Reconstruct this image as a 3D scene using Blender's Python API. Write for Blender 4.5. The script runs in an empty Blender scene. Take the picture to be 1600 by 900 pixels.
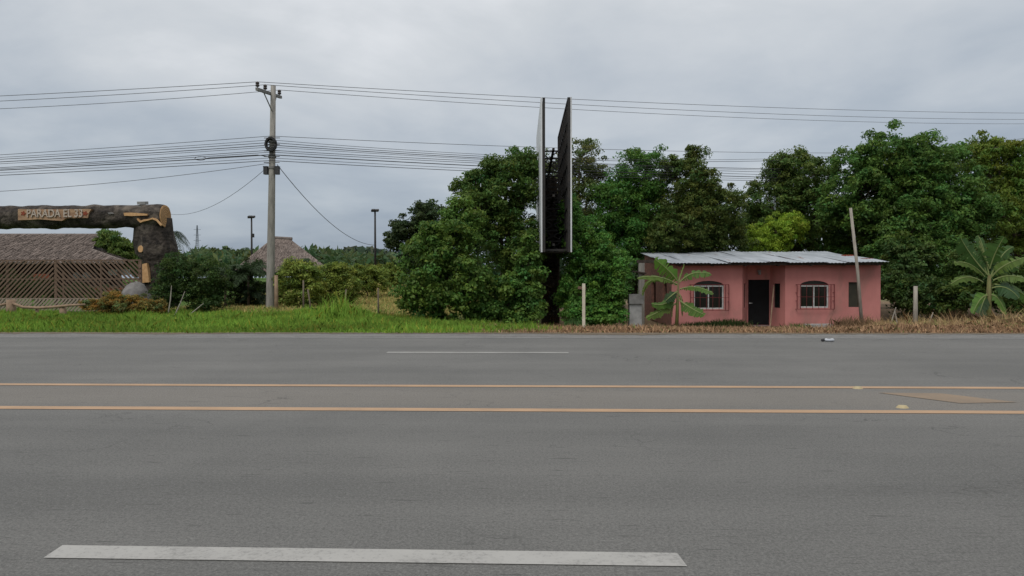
import bpy, math, random
import numpy as np
from mathutils import Vector, Matrix
from mathutils.geometry import tessellate_polygon
random.seed(7)
RNG = np.random.default_rng(11)
R = math.radians
S = bpy.context.scene
COL = S.collection

# ------------------------------------------------------------------ camera
F = 1140.0                     # focal length in pixels of a 1600 x 900 frame
CAMH = 1.27
CM = (Matrix.Translation((0, 0, CAMH)) @ Matrix.Rotation(R(2.1), 4, 'Z')
      @ Matrix.Rotation(R(90) - math.atan(17 / F), 4, 'X') @ Matrix.Rotation(-0.0019, 4, 'Z'))
cd = bpy.data.cameras.new('camera'); cam = bpy.data.objects.new('camera', cd)
COL.objects.link(cam); S.camera = cam; cam.matrix_world = CM
cd.sensor_width = 36; cd.lens = 36 * F / 1600; cd.clip_start = 0.05; cd.clip_end = 3000

# ------------------------------------------------------------------ world, sun, exposure
SUN_EL, SUN_AZ = R(54), R(205)                      # azimuth from +Y towards +X
sund = Vector((math.sin(SUN_AZ) * math.cos(SUN_EL), math.cos(SUN_AZ) * math.cos(SUN_EL), math.sin(SUN_EL)))
W = bpy.data.worlds.new('World'); S.world = W; W.use_nodes = True
wt = W.node_tree; wt.nodes.clear()
def wn(t, **k):
    n = wt.nodes.new(t)
    for a, b in k.items(): setattr(n, a, b)
    return n
def wl(a, b): wt.links.new(a, b)
def wmath(op, a, b=None, clamp=False):
    n = wn('ShaderNodeMath', operation=op); n.use_clamp = clamp
    for i, v in enumerate((a, b)):
        if v is None: continue
        if isinstance(v, (int, float)): n.inputs[i].default_value = v
        else: wl(v, n.inputs[i])
    return n.outputs[0]
tc = wn('ShaderNodeTexCoord'); sep = wn('ShaderNodeSeparateXYZ'); wl(tc.outputs['Generated'], sep.inputs[0])
zc = wmath('MAXIMUM', sep.outputs[2], 0.0)
den = wmath('ADD', zc, 0.22)
cmb = wn('ShaderNodeCombineXYZ')
wl(wmath('DIVIDE', sep.outputs[0], den), cmb.inputs[0]); wl(wmath('DIVIDE', sep.outputs[1], den), cmb.inputs[1])
cmb.inputs[2].default_value = 15.6
def wnoise(scale, det, rough, dist):
    n = wn('ShaderNodeTexNoise'); wl(cmb.outputs[0], n.inputs['Vector'])
    n.inputs['Scale'].default_value = scale; n.inputs['Detail'].default_value = det
    n.inputs['Roughness'].default_value = rough; n.inputs['Distortion'].default_value = dist
    return n.outputs[0]
n1 = wnoise(0.62, 8, 0.55, 0.5); n2 = wnoise(2.6, 6, 0.5, 0.3)
cl = wmath('ADD', wmath('MULTIPLY', n1, 0.72), wmath('MULTIPLY', n2, 0.28))
mr = wn('ShaderNodeMapRange'); mr.inputs[1].default_value = 0.33; mr.inputs[2].default_value = 0.66
wl(cl, mr.inputs[0])
dot = wn('ShaderNodeVectorMath', operation='DOT_PRODUCT'); wl(tc.outputs['Generated'], dot.inputs[0])
dot.inputs[1].default_value = sund
gl = wn('ShaderNodeMapRange'); gl.inputs[1].default_value = -0.9; gl.inputs[2].default_value = 1.0
wl(dot.outputs['Value'], gl.inputs[0])
# overcast sky: brightest overhead, darker to the horizon, a little brighter around the veiled sun
amt = wmath('ADD', wmath('MULTIPLY', mr.outputs[0], 0.50), wmath('MULTIPLY', zc, 1.15))
amt = wmath('ADD', amt, wmath('MULTIPLY', gl.outputs[0], 0.15))
ramp = wn('ShaderNodeValToRGB'); wl(amt, ramp.inputs[0])
e = ramp.color_ramp.elements
e[0].position = 0.14; e[0].color = (0.29, 0.345, 0.43, 1)
e[1].position = 0.76; e[1].color = (0.66, 0.69, 0.72, 1)
m_ = ramp.color_ramp.elements.new(0.47); m_.color = (0.455, 0.505, 0.565, 1)
m_ = ramp.color_ramp.elements.new(1.0); m_.color = (0.93, 0.94, 0.96, 1)
sky = wn('ShaderNodeTexSky', sky_type='NISHITA'); sky.sun_disc = False
sky.sun_elevation = SUN_EL; sky.sun_rotation = SUN_AZ
bg1 = wn('ShaderNodeBackground'); wl(sky.outputs[0], bg1.inputs[0]); bg1.inputs[1].default_value = 0.10
bg2 = wn('ShaderNodeBackground'); wl(ramp.outputs[0], bg2.inputs[0]); bg2.inputs[1].default_value = 1.0
mx = wn('ShaderNodeMixShader'); mx.inputs[0].default_value = 0.90
wl(bg1.outputs[0], mx.inputs[1]); wl(bg2.outputs[0], mx.inputs[2])
wo = wn('ShaderNodeOutputWorld'); wl(mx.outputs[0], wo.inputs[0])
sl = bpy.data.lights.new('sun', 'SUN'); sl.energy = 1.5; sl.angle = R(28); sl.color = (1, 0.97, 0.93)
so = bpy.data.objects.new('sun', sl); COL.objects.link(so)
so.rotation_euler = (-sund).to_track_quat('-Z', 'Y').to_euler()
S.view_settings.view_transform = 'Standard'; S.view_settings.look = 'None'
S.view_settings.exposure = 0.0; S.view_settings.gamma = 1.0; S.view_settings.use_curve_mapping = False
S.render.engine = 'CYCLES'; S.render.resolution_x = 1024; S.render.resolution_y = 576

# ------------------------------------------------------------------ helpers
CML = CM.to_3x3(); CORG = CM.translation
def ray(u, v): return CML @ Vector(((u - 800) / F, -(v - 450) / F, -1.0))
def P(u, v, Y):                                   # the point a pixel shows on the plane world y = Y
    d = ray(u, v); return CORG + d * ((Y - CORG.y) / d.y)
def PX(u, Y): return P(u, 433, Y).x
def PZ(u, v, Y): return P(u, v, Y).z
def sst(t):
    t = np.clip(t, 0, 1); return t * t * (3 - 2 * t)
ROAD_EDGE = 16.36
def gz(x, y):                                     # ground height
    x = np.asarray(x, float); y = np.asarray(y, float)
    t = y - ROAD_EDGE
    left = -0.03 - 0.12 * sst(t / 14) + 0.85 * sst((y - 31) / 22)
    right = -0.035 - 0.85 * sst(t / 13) + 0.5 * sst((y - 60) / 60)
    s = sst((x + 8) / 11)
    z = left * (1 - s) + right * s
    bump = 0.035 * np.sin(x * 1.3 + 0.7 * np.sin(y * .9)) * np.sin(y * 1.1 + x * .4) + 0.03 * np.sin(x * .55 + 2) * np.sin(y * .43)
    z = z + bump * sst((t - 0.3) / 2)
    z = np.where(y < ROAD_EDGE + .02, -0.10, z)
    return z
def g1(x, y): return float(gz(x, y))

def tag(o, label=None, cat=None, group=None, kind=None):
    if label: o['label'] = label
    if cat: o['category'] = cat
    if group: o['group'] = group
    if kind: o['kind'] = kind
    return o
ORG = {}
def thing(name, label, cat, loc, group=None):
    o = bpy.data.objects.new(name, None); o.empty_display_size = .2; COL.objects.link(o)
    o.location = loc; ORG[o.name] = Vector(loc); tag(o, label, cat, group); return o
def org(p): return ORG.get(p.name, Vector()) if p else Vector()
def link(name, me, mat, parent=None):
    o = bpy.data.objects.new(name, me); COL.objects.link(o)
    if mat and not me.materials: me.materials.append(mat)
    if parent: o.parent = parent; ORG[o.name] = org(parent)
    return o
def shared(name, me, mat, parent, mw):            # a piece that shares its mesh: mw is its world matrix
    o = link(name, me, mat, parent); o.matrix_local = Matrix.Translation(-org(parent)) @ mw; return o
def mesh_np(name, V, n, col=None, smooth=False):  # V: (k*n,3) faces of n vertices in a row
    V = np.ascontiguousarray(V, np.float32); k = len(V) // n
    me = bpy.data.meshes.new(name); me.vertices.add(len(V)); me.vertices.foreach_set('co', V.ravel())
    me.loops.add(k * n); me.loops.foreach_set('vertex_index', np.arange(k * n, dtype=np.int32))
    me.polygons.add(k); me.polygons.foreach_set('loop_start', np.arange(0, k * n, n, dtype=np.int32))
    me.update(calc_edges=True)
    if col is not None:
        a = me.color_attributes.new('Col', 'FLOAT_COLOR', 'POINT')
        c = np.ones((len(V), 4), np.float32); c[:, :3] = np.repeat(col, n, axis=0); a.data.foreach_set('color', c.ravel())
    return me
class MB:
    def __init__(s): s.v = []; s.f = []; s.smooth = False
    def add(s, vs, fs):
        b = len(s.v); s.v += [Vector(p) for p in vs]; s.f += [tuple(b + i for i in f) for f in fs]; return s
    def box(s, c, size, rot=None, j=0.0):
        h = Vector(size) / 2; c = Vector(c); vs = []
        for x in (-1, 1):
            for y in (-1, 1):
                for z in (-1, 1):
                    p = Vector((x * h.x, y * h.y, z * h.z))
                    if j: p += Vector((random.uniform(-j, j), random.uniform(-j, j), random.uniform(-j, j)))
                    if rot: p = rot @ p
                    vs.append(c + p)
        return s.add(vs, [(0, 1, 3, 2), (4, 6, 7, 5), (0, 4, 5, 1), (2, 3, 7, 6), (0, 2, 6, 4), (1, 5, 7, 3)])
    def bar(s, a, b, w, d=None):                  # a square bar from a to b
        a = Vector(a); b = Vector(b); v = b - a
        return s.box((a + b) / 2, (w, d or w, v.length), v.to_track_quat('Z', 'Y').to_matrix())
    def tube(s, pts, rad, n=8, jit=0.0, cap=True):
        pts = [Vector(p) for p in pts]; m = len(pts)
        if isinstance(rad, (int, float)): rad = [rad] * m
        vs = []; fs = []; up = None
        for i, p in enumerate(pts):
            t = (pts[min(i + 1, m - 1)] - pts[max(i - 1, 0)]).normalized()
            if up is None: up = Vector((0, 0, 1)) if abs(t.z) < .9 else Vector((1, 0, 0))
            a = t.cross(up).normalized(); up = a.cross(t).normalized()
            for k in range(n):
                th = 2 * math.pi * k / n; r = rad[i] * (1 + random.uniform(-jit, jit))
                vs.append(p + (a * math.cos(th) + up * math.sin(th)) * r)
        for i in range(m - 1):
            for k in range(n):
                fs.append((i * n + k, i * n + (k + 1) % n, (i + 1) * n + (k + 1) % n, (i + 1) * n + k))
        if cap: fs.append(tuple(range(n - 1, -1, -1))); fs.append(tuple((m - 1) * n + k for k in range(n)))
        return s.add(vs, fs)
    def lathe(s, c, prof, n=14):                  # (radius, z) profile round a vertical axis
        return s.tube([Vector(c) + Vector((0, 0, z)) for r, z in prof], [max(r, .001) for r, z in prof], n)
    def mesh(s, name, off=Vector(), smooth=False):
        me = bpy.data.meshes.new(name); me.from_pydata([tuple(v - off) for v in s.v], [], s.f)
        if smooth: me.polygons.foreach_set('use_smooth', [True] * len(me.polygons))
        me.update(); return me
    def build(s, name, mat, parent=None, smooth=False):
        return link(name, s.mesh(name, org(parent), smooth), mat, parent)

# ------------------------------------------------------------------ materials
def base_mat(name):
    m = bpy.data.materials.new(name); m.use_nodes = True
    return m, m.node_tree, m.node_tree.nodes['Principled BSDF']
def N(t, ty, **k):
    n = t.nodes.new(ty)
    for a, b in k.items(): setattr(n, a, b)
    return n
def noise(t, vec, scale, det=5, rough=.55, dist=0):
    n = N(t, 'ShaderNodeTexNoise'); t.links.new(vec, n.inputs['Vector'])
    n.inputs['Scale'].default_value = scale; n.inputs['Detail'].default_value = det
    n.inputs['Roughness'].default_value = rough; n.inputs['Distortion'].default_value = dist
    return n.outputs[0]
def rampn(t, fac, stops):
    r = N(t, 'ShaderNodeValToRGB'); t.links.new(fac, r.inputs[0]); el = r.color_ramp.elements
    while len(el) < len(stops): el.new(.5)
    for e_, (p, c) in zip(el, stops): e_.position = p; e_.color = tuple(c) + (1,) if len(c) == 3 else c
    return r.outputs[0]
def mixc(t, fac, a, b, mode='MIX'):
    n = N(t, 'ShaderNodeMix', data_type='RGBA', blend_type=mode)
    for s_, v in ((n.inputs[0], fac), (n.inputs[6], a), (n.inputs[7], b)):
        if isinstance(v, (int, float)): s_.default_value = v
        elif isinstance(v, tuple): s_.default_value = v + (1,) if len(v) == 3 else v
        else: t.links.new(v, s_)
    return n.outputs[2]
def mth(t, op, a, b=0.0, clamp=False):
    n = N(t, 'ShaderNodeMath', operation=op); n.use_clamp = clamp
    for i, v in enumerate((a, b)):
        if isinstance(v, (int, float)): n.inputs[i].default_value = v
        else: t.links.new(v, n.inputs[i])
    return n.outputs[0]
def mapr(t, v, a, b, c=0.0, d=1.0):
    n = N(t, 'ShaderNodeMapRange'); t.links.new(v, n.inputs[0])
    for i, x in enumerate((a, b, c, d)): n.inputs[1 + i].default_value = x
    return n.outputs[0]
def bumpn(t, b, h, st, dist=.02):
    n = N(t, 'ShaderNodeBump'); n.inputs['Strength'].default_value = st; n.inputs['Distance'].default_value = dist
    t.links.new(h, n.inputs['Height']); t.links.new(n.outputs[0], b.inputs['Normal'])
def mat(name, c1, c2=None, scale=6, rough=.8, bump=0., stretch=(1, 1, 1), metal=0., det=6, lo=.35, hi=.65, spots=None, dist=.02):
    m, t, b = base_mat(name); tcn = N(t, 'ShaderNodeTexCoord'); mp = N(t, 'ShaderNodeMapping')
    t.links.new(tcn.outputs['Object'], mp.inputs[0]); mp.inputs['Scale'].default_value = stretch
    n = noise(t, mp.outputs[0], scale, det)
    c = rampn(t, n, [(lo, c1), (hi, c2 or tuple(x * .75 for x in c1))])
    if spots:
        sc, sl_, sh, scol = spots
        c = mixc(t, mapr(t, noise(t, mp.outputs[0], sc, 5, .6, .6), sl_, sh), c, scol)
    t.links.new(c, b.inputs['Base Color']); b.inputs['Roughness'].default_value = rough
    b.inputs['Metallic'].default_value = metal; b.inputs['Specular IOR Level'].default_value = .3
    if bump: bumpn(t, b, n, bump, dist)
    return m
def leafmat(name, trans=.3, rough=.5):
    m, t, b = base_mat(name); a = N(t, 'ShaderNodeAttribute', attribute_name='Col')
    t.links.new(a.outputs[0], b.inputs['Base Color']); b.inputs['Roughness'].default_value = rough
    b.inputs['Specular IOR Level'].default_value = .16
    tr = N(t, 'ShaderNodeBsdfTranslucent'); g = N(t, 'ShaderNodeHueSaturation'); g.inputs['Value'].default_value = 1.5
    t.links.new(a.outputs[0], g.inputs['Color']); t.links.new(g.outputs[0], tr.inputs[0])
    ms = N(t, 'ShaderNodeMixShader'); ms.inputs[0].default_value = trans
    t.links.new(b.outputs[0], ms.inputs[1]); t.links.new(tr.outputs[0], ms.inputs[2])
    t.links.new(ms.outputs[0], t.nodes['Material Output'].inputs[0]); return m
LEAF = leafmat('leaf'); GRASSM = leafmat('grass_blade', .25, .7); STRAW = leafmat('straw', .15, .85)

def asphalt():
    m, t, b = base_mat('asphalt'); tcn = N(t, 'ShaderNodeTexCoord'); o = tcn.outputs['Object']
    fine = noise(t, o, 110, 4, .8); mid = noise(t, o, 30, 5, .75)
    mp = N(t, 'ShaderNodeMapping'); t.links.new(o, mp.inputs[0]); mp.inputs['Scale'].default_value = (.10, .9, 1)
    streak = noise(t, mp.outputs[0], 2.2, 6, .6); big = noise(t, o, .35, 5, .6, .4)
    c = rampn(t, fine, [(.34, (.035, .035, .034)), (.5, (.118, .116, .112)), (.66, (.27, .265, .255))])
    c = mixc(t, .45, c, rampn(t, mid, [(.36, (.06, .059, .057)), (.64, (.195, .192, .186))]))
    c = mixc(t, .28, c, rampn(t, streak, [(.36, (.085, .085, .083)), (.64, (.17, .167, .162))]))
    c = mixc(t, .35, c, rampn(t, big, [(.36, (.092, .091, .088)), (.64, (.165, .16, .153))]))
    sp = N(t, 'ShaderNodeSeparateXYZ'); t.links.new(o, sp.inputs[0])
    # dusty strip between the yellow lines, where no wheel rolls
    wob = mth(t, 'ADD', sp.outputs[1], mth(t, 'MULTIPLY', mth(t, 'SUBTRACT', big, .5), .5))
    dust = mth(t, 'MULTIPLY', mapr(t, wob, 6.8, 7.3), mapr(t, wob, 8.6, 8.1))
    c = mixc(t, mth(t, 'MULTIPLY', dust, .42), c, (.20, .175, .15))
    # wheel tracks, worn a little darker and wandering
    tr_ = None
    for yy in (4.35, 5.95, 9.6, 11.3, 13.0, 14.4):
        b_ = mth(t, 'MULTIPLY', mapr(t, wob, yy - .45, yy), mapr(t, wob, yy + .45, yy)); tr_ = b_ if tr_ is None else mth(t, 'ADD', tr_, b_)
    c = mixc(t, mth(t, 'MULTIPLY', tr_, .16), c, (.075, .075, .074))
    # hairline cracks where the slab is oldest
    vc = N(t, 'ShaderNodeTexVoronoi', feature='DISTANCE_TO_EDGE'); wv = N(t, 'ShaderNodeVectorMath', operation='ADD'); t.links.new(o, wv.inputs[0])
    nz = N(t, 'ShaderNodeTexNoise'); t.links.new(o, nz.inputs['Vector']); nz.inputs['Scale'].default_value = 2.5; nz.inputs['Detail'].default_value = 5; t.links.new(nz.outputs['Color'], wv.inputs[1])
    t.links.new(wv.outputs[0], vc.inputs['Vector']); vc.inputs['Scale'].default_value = .55
    ck = mth(t, 'MULTIPLY', mapr(t, vc.outputs['Distance'], .009, .002), mapr(t, noise(t, o, .5, 3), .52, .62))
    c = mixc(t, mth(t, 'MULTIPLY', ck, .6), c, (.045, .044, .042))
    # short dark scuffs and tar spots drawn out along the road
    mp2 = N(t, 'ShaderNodeMapping'); t.links.new(o, mp2.inputs[0]); mp2.inputs['Scale'].default_value = (2.2, 16, 1)
    sc = noise(t, mp2.outputs[0], 1.6, 3, .6)
    c = mixc(t, mth(t, 'MULTIPLY', mapr(t, sc, .62, .70), .6), c, (.055, .054, .052))
    # pale chips of aggregate
    vo = N(t, 'ShaderNodeTexVoronoi'); t.links.new(o, vo.inputs['Vector']); vo.inputs['Scale'].default_value = 14
    c = mixc(t, mapr(t, vo.outputs['Distance'], .07, .03), c, (.22, .215, .20))
    c = mixc(t, 1.0, c, (1.05, 1.05, 1.015), 'MULTIPLY')
    g_ = mapr(t, noise(t, o, 62, 4, .85), .38, .62, .72, 1.28); gc = N(t, 'ShaderNodeCombineColor'); [t.links.new(g_, gc.inputs[i]) for i in range(3)]
    c = mixc(t, 1.0, c, gc.outputs[0], 'MULTIPLY')
    t.links.new(c, b.inputs['Base Color']); b.inputs['Roughness'].default_value = .82
    b.inputs['Specular IOR Level'].default_value = .35
    bumpn(t, b, fine, .7, .008); return m
ASPH = asphalt()
def paint(name, col, wear_lo, wear_hi):
    m, t, b = base_mat(name); o = N(t, 'ShaderNodeTexCoord').outputs['Object']
    n = noise(t, o, 38, 6, .8); n2 = noise(t, o, 1.3, 5, .6)
    w = mth(t, 'ADD', mth(t, 'MULTIPLY', n, .6), mth(t, 'MULTIPLY', n2, .4))
    c = mixc(t, mapr(t, w, wear_lo, wear_hi), col, (.13, .127, .12))
    c = mixc(t, mapr(t, n2, .3, .8), c, tuple(x * .72 for x in col))
    t.links.new(c, b.inputs['Base Color']); b.inputs['Roughness'].default_value = .75; return m
WHITE = paint('white_road_paint', (.37, .36, .335), .49, .62)
WHITEF = paint('faded_edge_paint', (.24, .24, .232), .46, .62)
YELL = paint('yellow_road_paint', (.43, .275, .16), .52, .68)
YELF = paint('faded_yellow_paint', (.25, .18, .115), .47, .64)

def groundmat():
    m, t, b = base_mat('soil_and_turf'); o = N(t, 'ShaderNodeTexCoord').outputs['Object']
    sp = N(t, 'ShaderNodeSeparateXYZ'); t.links.new(o, sp.inputs[0])
    n = noise(t, o, 1.1, 6, .6); f = noise(t, o, 14, 6, .65)
    green = rampn(t, f, [(.3, (.045, .085, .018)), (.7, (.095, .165, .034))])
    brown = rampn(t, f, [(.3, (.11, .075, .045)), (.7, (.25, .18, .115))])
    dry = rampn(t, f, [(.3, (.16, .14, .04)), (.7, (.32, .26, .095))])
    xw = mth(t, 'ADD', sp.outputs[0], mth(t, 'MULTIPLY', mth(t, 'SUBTRACT', n, .5), 5))
    c = mixc(t, mapr(t, xw, -1.6, .6), green, brown)
    far = mth(t, 'MULTIPLY', mapr(t, sp.outputs[1], 26, 30), mth(t, 'MULTIPLY', mapr(t, sp.outputs[0], -2, -5), mapr(t, sp.outputs[0], -15, -13)))
    c = mixc(t, far, c, dry)
    c = mixc(t, mapr(t, sp.outputs[1], 62, 75), c, green)
    t.links.new(c, b.inputs['Base Color']); b.inputs['Roughness'].default_value = .95
    b.inputs['Specular IOR Level'].default_value = .1
    bumpn(t, b, f, .6, .05); return m
GROUND = groundmat()
CONC = mat('weathered_concrete', (.30, .285, .25), (.19, .18, .16), 3, .85, .3, (4, 4, .6))
CONCD = mat('grey_cement', (.22, .215, .205), (.14, .137, .13), 5, .85, .3)
CEMW = mat('pale_cement', (.36, .36, .35), (.25, .25, .245), 4, .8, .2)
PINK = mat('pink_wall_paint', (.52, .212, .190), (.43, .170, .152), 1.2, .85, .15, (1, 1, .55), spots=(1.3, .52, .70, (.36, .17, .145)))
BRICKW = mat('bare_brick_wall', (.23, .11, .08), (.13, .07, .055), 7, .9, .5)
ZINC = mat('galvanised_sheet', (.44, .47, .50), (.30, .325, .35), 1.5, .5, .05, (2, .25, 1), .25, spots=(1.1, .64, .72, (.22, .09, .05)))
DARKW = mat('dark_timber', (.06, .045, .035), (.03, .023, .018), 8, .85, .3, (1, 1, .2))
BLACKD = mat('black_door_paint', (.006, .007, .008), (.004, .004, .004), 4, .9)
ALU = mat('pale_window_frame', (.55, .56, .54), (.42, .43, .41), 8, .5)
REDI = mat('dark_red_iron', (.16, .025, .028), (.10, .018, .018), 20, .55)
STEELB = mat('black_steel', (.016, .016, .017), (.034, .029, .025), 3, .6)
PANELW = mat('pale_sign_skin', (.62, .63, .64), (.48, .49, .50), 1.2, .5, 0, (1, 1, .3))
BARK = mat('bark', (.11, .085, .06), (.045, .035, .026), 5, .95, .8, (1, 1, .25))
FAUX = mat('moulded_bark', (.062, .050, .040), (.016, .013, .011), 5, .85, 1.0, (1, 1, 1), spots=(1.3, .50, .68, (.15, .125, .10)), dist=.12)
CUTW = mat('cut_wood_face', (.56, .345, .17), (.44, .25, .11), 9, .8, .2)
SIGNW = mat('sign_wood', (.40, .26, .155), (.24, .14, .085), 4, .8, .2, (.4, 1, 2))
LETTER = mat('pale_lettering', (.50, .44, .38), (.36, .29, .23), 9, .85, .3, spots=(14, .55, .65, (.26, .17, .11)))
REDD = mat('red_brown_paint', (.26, .055, .025), (.18, .04, .02), 12, .7)
STONE = mat('grey_stone', (.20, .19, .18), (.11, .105, .10), 3, .9, .6)
THATCH = mat('thatch', (.185, .155, .135), (.11, .09, .08), 5, .95, .6, (6, 1, 1), spots=(.7, .55, .75, (.25, .21, .185)))
SLAT = mat('brown_slat_timber', (.175, .115, .08), (.105, .07, .05), 5, .9, .2)
SLATP = mat('pale_slat_timber', (.30, .24, .19), (.21, .165, .13), 5, .9, .2)
POSTW = mat('weathered_post', (.36, .33, .28), (.24, .215, .18), 7, .9, .3, (3, 3, .4))
POSTD = mat('brown_stake', (.17, .135, .10), (.10, .08, .06), 7, .9, .3, (3, 3, .4))
POSTC = mat('cream_post_paint', (.58, .53, .42), (.46, .41, .32), 6, .8, .2)
LOGR = mat('barkless_log', (.30, .21, .14), (.20, .135, .09), 5, .9, .3)
CABLE = mat('black_cable', (.03, .03, .032), (.045, .045, .047), 4, .6)
WIREM = mat('grey_conductor', (.10, .105, .11), (.07, .072, .075), 4, .5)
CERAM = mat('dark_ceramic', (.035, .025, .022), (.06, .05, .045), 9, .4)
STEM = mat('banana_stem', (.15, .17, .05), (.10, .07, .035), 6, .7, .2, (1, 1, .25))
FLOORM = mat('earth_floor', (.10, .075, .05), (.06, .045, .03), 3, .95)
URN = mat('pale_pottery', (.42, .41, .39), (.30, .29, .28), 4, .7)
PLAST = mat('cloudy_plastic', (.48, .50, .52), (.38, .40, .43), 14, .35)
STUDY = mat('yellow_stud_plastic', (.44, .36, .20), (.33, .26, .15), 10, .5)
FARSTEEL = mat('far_grey_steel', (.20, .22, .25), (.17, .19, .22), 2, .7)
gm, gt, gb = base_mat('window_glass')
gb.inputs['Base Color'].default_value = (.012, .015, .013, 1); gb.inputs['Roughness'].default_value = .08
gb.inputs['Specular IOR Level'].default_value = .4
GLASS = gm

# ------------------------------------------------------------------ ground and road
def grid(name, xs, ys, zf, m):
    X, Y = np.meshgrid(xs, ys); Z = zf(X, Y); V = np.stack([X, Y, Z], -1).reshape(-1, 3)
    nx, ny = len(xs), len(ys)
    fs = [(j * nx + i, j * nx + i + 1, (j + 1) * nx + i + 1, (j + 1) * nx + i) for j in range(ny - 1) for i in range(nx - 1)]
    me = bpy.data.meshes.new(name); me.from_pydata(V.tolist(), [], fs)
    me.polygons.foreach_set('use_smooth', [True] * len(me.polygons)); me.update()
    return link(name, me, m)
xs = np.concatenate([[-1500, -600, -250, -120, -80], np.arange(-60, 60.1, .8), [80, 120, 250, 600, 1500]])
ys = np.concatenate([[-300, -60, -10, 0, 10, ROAD_EDGE - .01, ROAD_EDGE + .03], np.arange(16.7, 62, .6), [66, 72, 80, 95, 120, 180, 300, 700, 1800]])
tag(grid('ground', xs, ys, gz, GROUND), kind='structure')
def sheet(mb, pts, z): mb.add([(x, y, z) for x, y in pts], [tuple(range(len(pts)))])
mb = MB(); mb.box((0, 6.83, -.05), (400, 16.8, .1)); road = tag(mb.build('road', ASPH), kind='structure')
mb = MB(); x_ = -130.0; far = []
while x_ < 130: far.append((x_, ROAD_EDGE + random.uniform(-.06, .10))); x_ += random.uniform(.2, .6)
sheet(mb, [(-130, 15.21), (130, 15.21)] + far[::-1], .004)
SHOULDER = mat('dusty_shoulder_asphalt', (.165, .160, .150), (.115, .112, .106), 3, .9, .2, (.5, 1, 1), spots=(30, .5, .8, (.30, .29, .27)))
mb.build('shoulder', SHOULDER, road)
mb = MB(); sheet(mb, [(-130, 15.12), (130, 15.12), (130, 15.21), (-130, 15.21)], .0045); mb.build('edge_line', WHITEF, road)
mb = MB(); sheet(mb, [(-130, -.42), (130, -.42), (130, -.30), (-130, -.30)], .004); mb.build('edge_line', WHITEF, road)
DIRT = mat('spilled_soil', (.16, .125, .085), (.10, .078, .052), 9, .95, .5)
mb = MB(); x_ = -70.0; lo = []
while x_ < 70:
    lo.append((x_, 16.30 - .28 * max(0, math.sin(x_ * .9) * math.sin(x_ * .37 + 1)) - random.uniform(0, .10) - (.12 if random.random() < .12 else 0))); x_ += random.uniform(.06, .2)
sheet(mb, lo + [(70, 16.6), (-70, 16.6)], .009); mb.build('soil_edge', DIRT, road)
def band(y, w, m, name, x0, x1):
    k = MB(); xs_ = np.arange(x0, x1 + .01, 1.5)
    lo = [(x, y - w / 2 + random.uniform(-.004, .004)) for x in xs_]; hi = [(x, y + w / 2 + random.uniform(-.004, .004)) for x in xs_]
    sheet(k, lo + hi[::-1], .004); k.build(name, m, road)
band(6.94, .155, YELL, 'yellow_line', -120, 120); band(8.46, .145, YELL, 'yellow_line', -120, 120)
def gp(u, v):
    d = ray(u, v); q = CORG + d * (-CORG.z / d.z); return q
# white lane dashes; the two in view first, then the row goes on
a, b = gp(70, 861), gp(1070, 875)
for k in range(-3, 4):
    mb = MB(); x0, x1 = a.x + k * 12, b.x + k * 12
    sheet(mb, [(x0 + .055, 3.205), (x1 - .005, 3.20), (x1 - .02, 3.355), (x0 + .04, 3.36)], .004); mb.build('white_dash', WHITE, road)
a, b = gp(606, 550), gp(888, 550.5)
for k in range(-4, 6):
    mb = MB(); x0, x1 = a.x + k * 12, b.x + k * 12
    sheet(mb, [(x0, 12.17), (x1, 12.17), (x1, 12.31), (x0, 12.31)], .004); mb.build('white_dash', WHITE, road)
mb = MB(); sheet(mb, [gp(u, v).to_2d() for u, v in ((1372, 614), (1500, 630.5), (1590, 629), (1470, 615))], .004); mb.build('hatch_mark', YELF, road)
for (u, v, l) in ((1340, 607, 'yellow road stud on the far yellow line'), (1410, 637, 'yellow road stud beside the near yellow line')):
    q = gp(u, v); mb = MB(); n_ = 8
    r1 = [(q.x + .048 * math.cos(t) * 1.3, q.y + .05 * math.sin(t), .0) for t in np.linspace(0, 2 * math.pi, n_, False)]
    r2 = [(q.x + .03 * math.cos(t) * 1.3, q.y + .035 * math.sin(t), .022) for t in np.linspace(0, 2 * math.pi, n_, False)]
    mb.add(r1 + r2, [(i, (i + 1) % n_, n_ + (i + 1) % n_, n_ + i) for i in range(n_)] + [tuple(range(n_, 2 * n_))])
    tag(mb.build('road_stud', STUDY), l, 'road stud', 'yellow road studs on the centre strip')

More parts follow.
